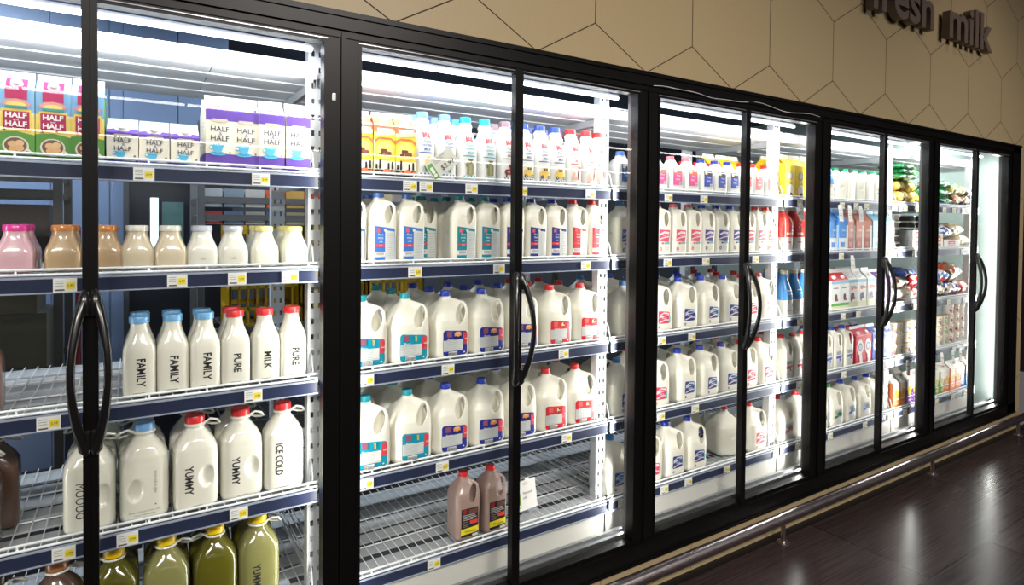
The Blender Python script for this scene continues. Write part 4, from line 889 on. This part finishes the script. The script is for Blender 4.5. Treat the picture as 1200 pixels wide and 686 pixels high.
# bags, boxes, tubs of the fifth bay
def pillow(name, w, d, h, c1, c2, seed, scale=14, cat='bag', thr=.5):
    r = random.Random(seed); nx, ny = 22, 16; mb = MB(); ph = [r.uniform(0, 6) for _ in range(8)]
    def pt(i, j, sgn):
        u, v = i/nx*2-1, j/ny*2-1; e = max(0, (1-abs(u)**3.2))*max(0, (1-abs(v)**3.2)); e = e**.55
        b = 1+.13*math.sin(5*u+ph[0]+3*v)+.10*math.sin(9*v+ph[1])+.08*math.sin(13*u-7*v+ph[2])
        return (w/2*u*(1-.04*abs(v)), d/2*v, h/2+sgn*h/2*e*b+.004*math.sin(7*u+ph[3]))
    for sgn in (1, -1):
        base = len(mb.v)
        for j in range(ny+1):
            for i in range(nx+1): mb.v.append(pt(i, j, sgn))
        for j in range(ny):
            for i in range(nx):
                a = base+j*(nx+1)+i; q_ = [a, a+1, a+nx+2, a+nx+1]; mb.f.append(q_ if sgn > 0 else q_[::-1]); mb.m.append(0)
    mn = 'bag_%d' % seed; m = bpy.data.materials.new(mn); m.use_nodes = True; nt = m.node_tree; b = nt.nodes['Principled BSDF']; b.inputs['Roughness'].default_value = .25; b.inputs['Coat Weight'].default_value = .3
    tc = nt.nodes.new('ShaderNodeTexCoord'); n = nt.nodes.new('ShaderNodeTexVoronoi'); n.inputs['Scale'].default_value = scale; nt.links.new(tc.outputs['Object'], n.inputs['Vector'])
    cr = nt.nodes.new('ShaderNodeValToRGB'); cr.color_ramp.interpolation = 'CONSTANT'; cols = c2+[c1]; cr.color_ramp.elements[0].color = lin(cols[0]); cr.color_ramp.elements[1].position = thr; cr.color_ramp.elements[1].color = lin(c1)
    for k, cc in enumerate(c2[1:]): e = cr.color_ramp.elements.new(thr*(k+1)/len(c2)); e.color = lin(cc)
    sx_ = nt.nodes.new('ShaderNodeSeparateColor'); nt.links.new(n.outputs['Color'], sx_.inputs[0]); nt.links.new(sx_.outputs[0], cr.inputs[0]); nt.links.new(cr.outputs[0], b.inputs['Base Color'])
    o = part(mb, name, m, None, True); return o
def bag(name, x, y, z, w, d, h, c1, c2, seed, label, cat, rx=0, rz=0, thr=.5, scale=14):
    o = pillow(name, w, d, h, c1, c2, seed, scale, thr=thr); o.location = (x, y, z+.007); o.rotation_euler = (rx, 0, rz); tag(o, label, cat); return o
z1, z2, z3 = SHZ[0]-.004, SHZ[1]-.004, SHZ[2]-.004
k = 0
for lv, nb in ((0, 2), (1, 2)):
    for x in (3.70, 3.865-.03*lv):
        bag('snack_pack', x, .19+.02*lv, z1+lv*.072, .15, .12, .075, (246, 212, 96), [(230, 180, 60), (120, 90, 40)], 100+k, 'yellow wrapped pack, %s %s of four on the top shelf, fourth doors' % ('lower' if lv == 0 else 'upper', 'left' if x < 3.75 else 'right'), 'food pack', thr=.3, scale=22); k += 1
gl = ['lowest', 'second from bottom', 'middle', 'second from top', 'topmost']
for i, (x, dz, w_, lab) in enumerate(((3.75, .152, .30, 'lowest of the pile on the yellow packs'), (3.78, .184, .28, 'middle of the pile on the yellow packs'), (3.75, .216, .26, 'topmost of the pile on the yellow packs'), (3.985, .0, .13, 'lower one right of the yellow packs'), (3.985, .045, .13, 'upper one right of the yellow packs'))):
    bag('salad_bag', x, .20, z1+dz, w_, .15, .045, (56, 160, 90), [(30, 110, 60), (170, 200, 160)], 120+i, 'flat green bag, %s, fourth doors' % lab, 'bag', thr=.35, scale=12)
for i in range(5):
    bag('salad_bag', 4.30+.015*(i % 2), .21+.02*(i % 2), z1+.004+i*.030, .26-.014*i, .17, .045, (62, 150, 92), [(36, 104, 62), (200, 220, 190)], 130+i, 'crinkled green salad bag, %s of the pile, rightmost doors' % gl[i], 'bag', rz=.1*(i % 3-1), thr=.4, scale=26)
tray = mat('blue tray', (34, 84, 170), .4)
tb = MB(); tb.box(4.18, 4.36, .135, .25, z1-.002, z1+.012); tb.box(4.18, 4.36, .133, .137, z1-.002, z1+.022)
tag(part(tb, 'tray', tray), 'shallow blue tray under the green salad bags on the top shelf, rightmost doors', 'tray')
for i, (x, zz, c1, c2) in enumerate(((4.50, 0, (226, 160, 110), [(240, 220, 190), (120, 80, 60)]), (4.63, 0, (150, 110, 90), [(220, 180, 140), (70, 60, 110)]), (4.56, .07, (190, 190, 90), [(110, 150, 70), (230, 230, 200)]), (4.68, .06, (120, 100, 110), [(160, 190, 120), (80, 60, 50)]), (4.44, .07, (226, 200, 90), [(110, 170, 90), (240, 150, 80)]))):
    bag('produce_bag', x, .20, z1+.004+zz, .14, .15, .075, c1, c2, 140+i, 'small mixed snack bag, %s, right of green bags on top shelf' % ['orange toned, front left', 'brown toned, front right', 'olive, upper middle', 'dark, upper right', 'yellow, upper left'][i], 'bag', thr=.6, scale=34)
# dark trays, boxes of the second shelf
def flatbox(name, x, y, z, w, d, h, body, band, label, cat, txt='', rz=0):
    t = empty(name, (x, y, z), rz); mb = MB(); mb.box(-w/2, w/2, -d/2, d/2, 0, h)
    mb.box(-w/2+.002, w/2-.002, -d/2+.002, d/2-.002, h, h+.0008); part(mb, 'box', mat('box_%d_%d_%d' % body, body, .5), t)
    pl = [(col(*band), rect(-w*.32, w*.2, h*.16, h*.30)), (col(*band), rrect(-w*.28, w*.18, h*.42, h*.84, h*.1)), (WHT, rect(-w*.2, w*.1, h*.56, h*.66))]
    decal('front_print', pl, t, None, (), yflat=-d/2); tag(t, label, cat); return t
for i in range(2): flatbox('food_box', 3.91+.0*i, .20, z2+i*.062, .21, .15, .060, (240, 234, 228), (206, 40, 44), 'white box with red print, %s of the pair, second shelf, fourth doors' % ('lower' if i == 0 else 'upper'), 'box')
flatbox('food_box', 4.20, .20, z2, .1, .15, .10, (236, 232, 224), (226, 120, 60), 'tall white box at left edge of second shelf, rightmost doors', 'box')
flatbox('food_box', 4.40, .20, z2, .24, .15, .055, (238, 234, 226), (206, 40, 44), 'long white box with red print, second shelf, rightmost doors', 'box')
def traystack(x, y, z, n, lab):
    for i in range(n):
        t = empty('food_tray', (x, y, z+i*.047)); mb = MB(); mb.loft([(0, .052, .050, 5), (.030, .062, .058, 5), (.034, .064, .060, 5)], 28); part(mb, 'tray', mat('dark food tray', (52, 46, 42), .4, var=(30, .3)), t, True)
        mb = MB(); mb.loft([(.034, .064, .060, 5), (.037, .064, .060, 5), (.042, .056, .052, 5)], 28); part(mb, 'lid', mat('tray lid', (176, 172, 160), .25, coat=.5, var=(30, .3)), t, True)
        tag(t, '%s, %s from the bottom of the stack' % (lab, ordw[i]), 'food tray', 'stacked food trays')
traystack(3.66, .21, z2, 5, 'dark food tray with pale lid left of boxes')
traystack(4.24, .37, z2, 5, 'dark food tray, back left, second shelf, rightmost doors'); traystack(4.38, .37, z2, 5, 'dark food tray, back middle, second shelf, rightmost doors'); traystack(4.52, .39, z2, 4, 'dark food tray, back right, second shelf, rightmost doors')
for i, a in enumerate(((4.34, .055, .20, .09, (70, 96, 170), [(40, 50, 110), (200, 210, 226)], 'blue pasta bag lying on the long white box, rightmost doors'), (4.50, .075, .19, .085, (232, 214, 172), [(214, 188, 136), (244, 234, 204)], 'clear bag of cream pasta, upper one on second shelf, rightmost doors'), (4.60, .0, .20, .08, (236, 220, 180), [(216, 192, 140), (246, 236, 210)], 'clear bag of cream pasta, lower one on second shelf, rightmost doors'))):
    bag('pasta_bag', a[0], .20, z2+a[1]+.004, a[2], .15, a[3], a[4], a[5], 150+i, a[6], 'bag', thr=.7, scale=30)
# bags of the third shelf
B3 = [(3.70, 0, .20, .09, (232, 222, 196), [(240, 236, 226), (196, 170, 130)], 'cream bag of grated cheese, front left, third shelf, fourth doors'), (3.86, 0, .19, .08, (226, 214, 196), [(176, 36, 46), (240, 236, 226)], 'cream and red bag, front right, third shelf, fourth doors'),
      (3.72, .085, .19, .07, (214, 200, 180), [(240, 240, 236), (120, 80, 70)], 'pale bag lying on the cream cheese bag, fourth doors'), (3.88, .08, .18, .09, (190, 40, 48), [(236, 226, 216), (140, 30, 40)], 'red bag lying on top at right, third shelf, fourth doors'),
      (3.80, .150, .16, .06, (60, 90, 170), [(220, 220, 220), (50, 50, 60)], 'blue printed bag, topmost on the third shelf, fourth doors'),
      (4.21, 0, .16, .10, (222, 206, 170), [(50, 70, 160), (220, 70, 50)], 'round-ended cream bag with blue print, third shelf, rightmost doors'), (4.34, 0, .16, .10, (236, 218, 180), [(60, 70, 150), (236, 226, 210)], 'cream bag beside round-ended bag, third shelf, rightmost doors'), (4.49, 0, .15, .09, (56, 66, 150), [(230, 226, 230), (220, 70, 60)], 'navy printed bag, middle of third shelf, rightmost doors'),
      (4.62, 0, .14, .10, (232, 84, 70), [(236, 226, 216), (190, 190, 180)], 'red and white bag at right of third shelf, rightmost doors'), (4.27, .10, .18, .09, (96, 130, 200), [(230, 230, 226), (210, 70, 60), (60, 60, 110)], 'blue and red bag on upper left, third shelf, rightmost doors'), (4.47, .095, .22, .13, (150, 128, 104), [(214, 90, 60), (200, 186, 160), (90, 70, 60)], 'large brown bag, topmost on third shelf, rightmost doors')]
for i, a in enumerate(B3): bag('cheese_bag', a[0], .205, z3+a[1]+.004, a[2], .16, a[3], a[4], a[5], 160+i, a[6], 'bag', rz=.15*(i % 3-1), thr=.55, scale=26)
# yoghurt tubs
def tub(name, rgb, dot):
    t = empty('yoghurt_tub'); mb = MB(); mb.loft([(0, .029, .029, 2), (.002, .031, .031, 2), (.060, .0375, .0375, 2), (.064, .0385, .0385, 2)], 28); me = mb.mesh('cup', mat('tub white', (238, 234, 226), .4), True); link('cup', me, t)
    part(MB().loft([(.064, .0395, .0395, 2), (.069, .0395, .0395, 2), (.0705, .037, .037, 2)], 28), 'lid', mat('tublid', (226, 206, 176), .35), t, True)
    tr = bvh(me); decal('label', [(col(*rgb), disc(.006, .022, .017, .014)), (col(*dot), disc(-.010, .030, .010, .010)), (col(226, 150, 60), rect(-.016, .004, .046, .056)), (INK, rect(-.004, .018, .040, .043))], t, tr, step=.006)
    PROTO[name] = (t, False)
for nm, a, b in (('tub_red', (226, 90, 80), (240, 150, 130)), ('tub_green', (90, 180, 100), (190, 210, 90)), ('tub_blue', (60, 70, 160), (236, 160, 80)), ('tub_magenta', (180, 60, 120), (150, 60, 60)), ('tub_brown', (120, 90, 70), (210, 170, 110))):
    tub(nm, a, b)
rowl = ['bottom', 'second', 'third', 'top']
z4 = SHZ[3]-.004
tk = [['tub_red', 'tub_green', 'tub_blue', 'tub_blue'], ['tub_brown', 'tub_green', 'tub_magenta', 'tub_magenta', 'tub_magenta']]
for g, (xs, nl) in enumerate((((3.65, 3.735, 3.845, 3.93), 3), ((4.30, 4.39, 4.48, 4.575, 4.66), 4))):
    for ci, x in enumerate(xs):
        for lv in range(nl):
            if g and lv == 3 and ci in (0, 1): continue
            o = put(tk[g][ci], x+random.uniform(-.003, .003), .178, z4+lv*.0712, random.uniform(-.3, .3), '', 'yoghurt tub', 4, 1)
            REG.pop(); cname = {'tub_red': 'red', 'tub_green': 'green', 'tub_blue': 'blue', 'tub_magenta': 'magenta', 'tub_brown': 'brown'}[tk[g][ci]]
            tag(o, 'white tub with %s fruit, %s layer of %s stack, fourth shelf, %s doors' % (cname, rowl[lv], ordw[ci], ('fourth', 'rightmost')[g]), 'yoghurt tub', 'stacked yoghurt tubs')
# hanging shelf tags
def hangtag(x, z, lab, red=True, ry=.12, w=.042, h=.085, grn=False):
    t = empty('hanging_tag', (x, .106, z)); t.rotation_euler = (-.12, ry, 0)
    part(MB().box(-w/2, w/2, 0, .0008, -h, 0), 'card', paper, t)
    pl = [(col(206, 44, 54), rect(-w/2, w/2, -h, -h+.007)), (col(206, 44, 54), rect(-w/2, w/2, -.030, -.024))] if red else [(INK, rect(-w/2+.004, w/2-.008, -.02, -.018)), (INK, rect(-w/2+.004, w/2-.012, -.05, -.048))]
    pl += lines(-w/2+.005, w/2-.005, -h+.012, -.034, 4, INK, .002, 3); decal('print', pl, t, None, (), yflat=0); part(MB().box(-.012, .012, -.001, .004, -.004, .012), 'clip', WHT, t)
    tag(t, lab, 'shelf tag', 'tags hanging from the shelves')
for i, (x, zf, rd) in enumerate(((2.51, SHZ[0]-.045, 0), (2.90, SHZ[0]-.045, 0), (3.0, SHZ[0]-.045, 0), (3.12, SHZ[0]-.045, 0), (3.04, SHZ[1]-.045, 0), (3.74, SHZ[3]-.05, 1), (3.86, SHZ[3]-.05, 1), (4.23, SHZ[3]-.05, 1), (4.40, SHZ[3]-.05, 1), (4.52, SHZ[3]-.05, 1), (4.65, SHZ[3]-.05, 1))):
    wh = ['below the top shelf, third doors', 'below the top shelf, fourth doors, left', 'below the top shelf, fourth doors, middle', 'below the top shelf, fourth doors, right', 'below the second shelf, fourth doors', 'below fourth shelf, fourth doors, left one', 'below fourth shelf, fourth doors, right one', 'below fourth shelf, rightmost doors, first from left', 'below fourth shelf, rightmost doors, second from left', 'below fourth shelf, rightmost doors, third from left', 'below fourth shelf, rightmost doors, fourth from left']
    hangtag(x, zf, 'white %shanging tag %s' % ('red-edged ' if rd else '', wh[i]), bool(rd), .12 if rd else .02)
# tilted $3.99 card on the top shelf
t = empty('price_card', (.345, .108, 1.745)); t.rotation_euler = (0, -.62, 0)
part(MB().box(-.060, .060, 0, .001, -.034, .034), 'card', mat('price card stock', (222, 222, 212), .5), t)
decal('print', [(col(110, 170, 84), rect(-.056, -.034, -.034, .022)), (WHT, disc(-.045, -.022, .009, .008, 4)), (WHT, rrect(-.052, -.040, -.014, .010, .003))]+lines(-.026, .03, .008, .028, 3, INK, .002, 1), t, None, [(INKK, '$3.99', .016, -.014, .026, {})], yflat=0)
tag(t, 'tilted white card reading $3.99 in front of the tulip bottles', 'price card')
t = empty('price_card', (.80, .215, .353)); t.rotation_euler = (-.2, .02, .15)
cb = MB(); cb.box(-.054, .054, 0, .0012, .0, .115); cb.box(-.054, .054, .04, .0412, .0, .002); cb.box(-.0, .02, .001, .012, .108, .122); part(cb, 'card', mat('sign card', (226, 224, 220), .6), t)
decal('print', [(col(132, 164, 70), rrect(-.048, -.034, .012, .070, .004)), (WHT, disc(-.041, .020, .005)), (col(206, 204, 200), rrect(-.018, .012, .096, .108, .003))], t, None, [(INK, 'Reduced', .004, .066, .014, {}), (INK, 'milk', -.012, .048, .014, {})], yflat=0)
tag(t, 'small white sign card standing on the nearly empty lowest shelf', 'sign card')

# ------------------------------------------------------------------ things standing behind the shelves
def storage_rack(x0, x1, y0, y1, levels, lab, m):
    t = empty('storage_rack', (x0, y0, .05)); w, d = x1-x0, y1-y0
    for a, b in ((0, 0), (w, 0), (0, d), (w, d)): part(MB().box(a-.015, a+.015, b-.015, b+.015, 0, 1.95), 'post', m, t)
    for z in levels:
        mb = MB(); mb.box(0, w, 0, .02, z-.03, z); mb.box(0, w, d-.02, d, z-.03, z)
        for k in range(int(w/.05)): mb.box(k*.05, k*.05+.006, 0, d, z-.006, z)
        part(mb, 'shelf', m, t)
    tag(t, lab, 'rack'); return t
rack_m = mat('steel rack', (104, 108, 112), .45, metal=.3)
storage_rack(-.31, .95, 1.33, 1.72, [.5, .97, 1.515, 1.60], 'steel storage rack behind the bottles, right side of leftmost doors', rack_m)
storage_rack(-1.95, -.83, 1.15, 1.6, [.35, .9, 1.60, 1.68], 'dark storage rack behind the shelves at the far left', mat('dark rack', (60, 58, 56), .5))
pc = [(196, 206, 214), (150, 170, 190), (222, 222, 222), (232, 110, 60), (224, 180, 90), (200, 70, 60), (110, 140, 180), (190, 190, 180), (90, 120, 160), (210, 200, 160), (160, 150, 150), (120, 150, 120)]
for lv, (zz, hh) in enumerate(((1.603, .085), (1.519, .06))):
    for q_, k in enumerate((0, 1, 2, 3, 4, 5, 8, 9, 10, 11) if lv == 0 else range(6)):
        t = empty('stock_carton', (-.26+k*.095, 1.41, zz)); rgb = pc[(k+lv*5) % 12]; mb = MB(); mb.box(-.044, .044, -.06, .06, 0, hh); mb.box(-.042, .042, -.058, .058, hh, hh+.002)
        part(mb, 'box', mat('stock_%d_%d_%d' % rgb, rgb, .5), t); decal('print', [(WHT, rect(-.03, .03, .014, .024)), (col(60, 70, 110), rect(-.03, .02, .032, .046))], t, None, (), yflat=-.06)
        tag(t, 'small stock carton, %s from left on the %s shelf of the back rack' % (ordw[q_], 'upper' if lv == 0 else 'lower'), 'carton', 'cartons on the back rack')
yel = mat('yellow crate plastic', (214, 176, 20), .5)
def crate(x, y, z, lab):
    t = empty('milk_crate', (x, y, z)); mb = MB(); w, h = .33, .27
    for (a, b, c, d) in ((-w/2, w/2, -w/2, -w/2+.01), (-w/2, w/2, w/2-.01, w/2), (-w/2, -w/2+.01, -w/2, w/2), (w/2-.01, w/2, -w/2, w/2)):
        mb.box(a, b, c, d, 0, .03); mb.box(a, b, c, d, h-.04, h); mb.box(a, b, c, d, .12, .14)
        L = (b-a) if (b-a) > (d-c) else (d-c)
        for k in range(9):
            s = k*L/8
            if b-a > d-c: mb.box(min(a+s, b-.008), min(a+s+.008, b), c, d, 0, h)
            else: mb.box(a, b, min(c+s, d-.008), min(c+s+.008, d), 0, h)
    mb.box(-w/2, w/2, -w/2, w/2, 0, .01); part(mb, 'crate', yel, t); tag(t, lab, 'crate', 'yellow milk crates')
n = 0
for x in (-.02, .325, .67):
    for zz in (.972, 1.243):
        if x > .6 and zz > 1.1: continue
        if zz > 1.1 and x < .7: pass
        crate(x, 1.52, zz, 'yellow milk crate on the back rack, %s row, %s from left' % ('lower' if zz < 1.1 else 'upper', ordw[n//2])); n += 1
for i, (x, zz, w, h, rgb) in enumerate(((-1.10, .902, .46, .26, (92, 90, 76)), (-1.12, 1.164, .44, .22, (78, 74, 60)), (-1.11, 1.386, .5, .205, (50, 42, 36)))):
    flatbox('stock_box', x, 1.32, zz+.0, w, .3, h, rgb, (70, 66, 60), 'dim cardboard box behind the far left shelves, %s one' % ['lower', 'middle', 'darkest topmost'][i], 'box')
# dark doorway with a bright window on the back wall, red pipes
dw = MB(); dw.box(-.62, -.10, 1.90, 1.96, .05, 1.76, 0); dw.box(-.62, -.10, 1.88, 1.90, 1.74, 1.765, 1); dw.box(-.62, -.595, 1.88, 1.90, .05, 1.74, 1)
tag(part(dw, 'door_1', [mat('dark door', (26, 30, 38), .3), mat('door edge', (60, 64, 72), .4)]), kind='structure')
wn = MB(); wn.box(-.50, -.463, 1.885, 1.898, 1.20, 1.655, 0); wn.box(-.446, -.345, 1.885, 1.898, 1.20, 1.635, 1)
tag(part(wn, 'window_1', [mat('bright window', (220, 236, 255), .4, emit=(190, 220, 255), es=1.6), mat('window view', (60, 90, 96), .3, emit=(80, 120, 120), es=.35, var=(20, .6))]), kind='structure')
for x in (-.80,):
    tag(part(MB().tube([(x, 1.7, .05), (x, 1.7, 1.5)], .012, 10), 'pipe', mat('dark red pipe', (110, 30, 36), .4), None, True), 'dark red upright pipe behind the leftmost doors', 'pipe')
def stockbox(x, y, z, w, d, h, rgb, lab):
    flatbox('stock_box', x, y, z, w, d, h, rgb, (120, 110, 100), lab, 'box')
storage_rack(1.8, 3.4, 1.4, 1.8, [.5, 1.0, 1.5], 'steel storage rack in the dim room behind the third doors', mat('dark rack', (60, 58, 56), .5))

for kd, (o, u) in list(PROTO.items()):
    if not u:
        for c in list(o.children_recursive): bpy.data.objects.remove(c)
        bpy.data.objects.remove(o)

# ------------------------------------------------------------------ labels of the shelf goods
from collections import defaultdict
gr = defaultdict(list)
dn = ['leftmost', 'second', 'third', 'fourth', 'rightmost']; rn = ['front', 'second', 'third', 'fourth']
for e in REG:
    o, desc, cat, group, shelf, rw = e; px = proj(o.location+Vector((0, 0, .1)))[0]; gr[(pair_of(px), shelf, rw, desc)].append(e)
for (pr, shelf, rw, desc), L in gr.items():
    L.sort(key=lambda e: e[0].location.x)
    for k, e in enumerate(L):
        o, d, cat = e[0], e[1], e[2]
        pos = '' if len(L) == 1 else '%s from left, ' % ordw[k]
        lab = '%s, %s%s row, %s shelf, %s doors' % (desc, pos, rn[rw-1], ordw[shelf-1], dn[pr])
        w = lab.split()
        if len(w) > 16: lab = lab.replace(' and label', '').replace('handled glass bottle', 'glass bottle').replace('glass milk bottle', 'bottle')
        tag(o, lab, cat, {'milk jug': 'milk jugs', 'milk bottle': 'milk bottles', 'milk carton': 'milk cartons', 'juice bottle': 'juice bottles', 'juice carton': 'juice cartons'}.get(cat, cat)+' on the %s shelf' % ordw[shelf-1])
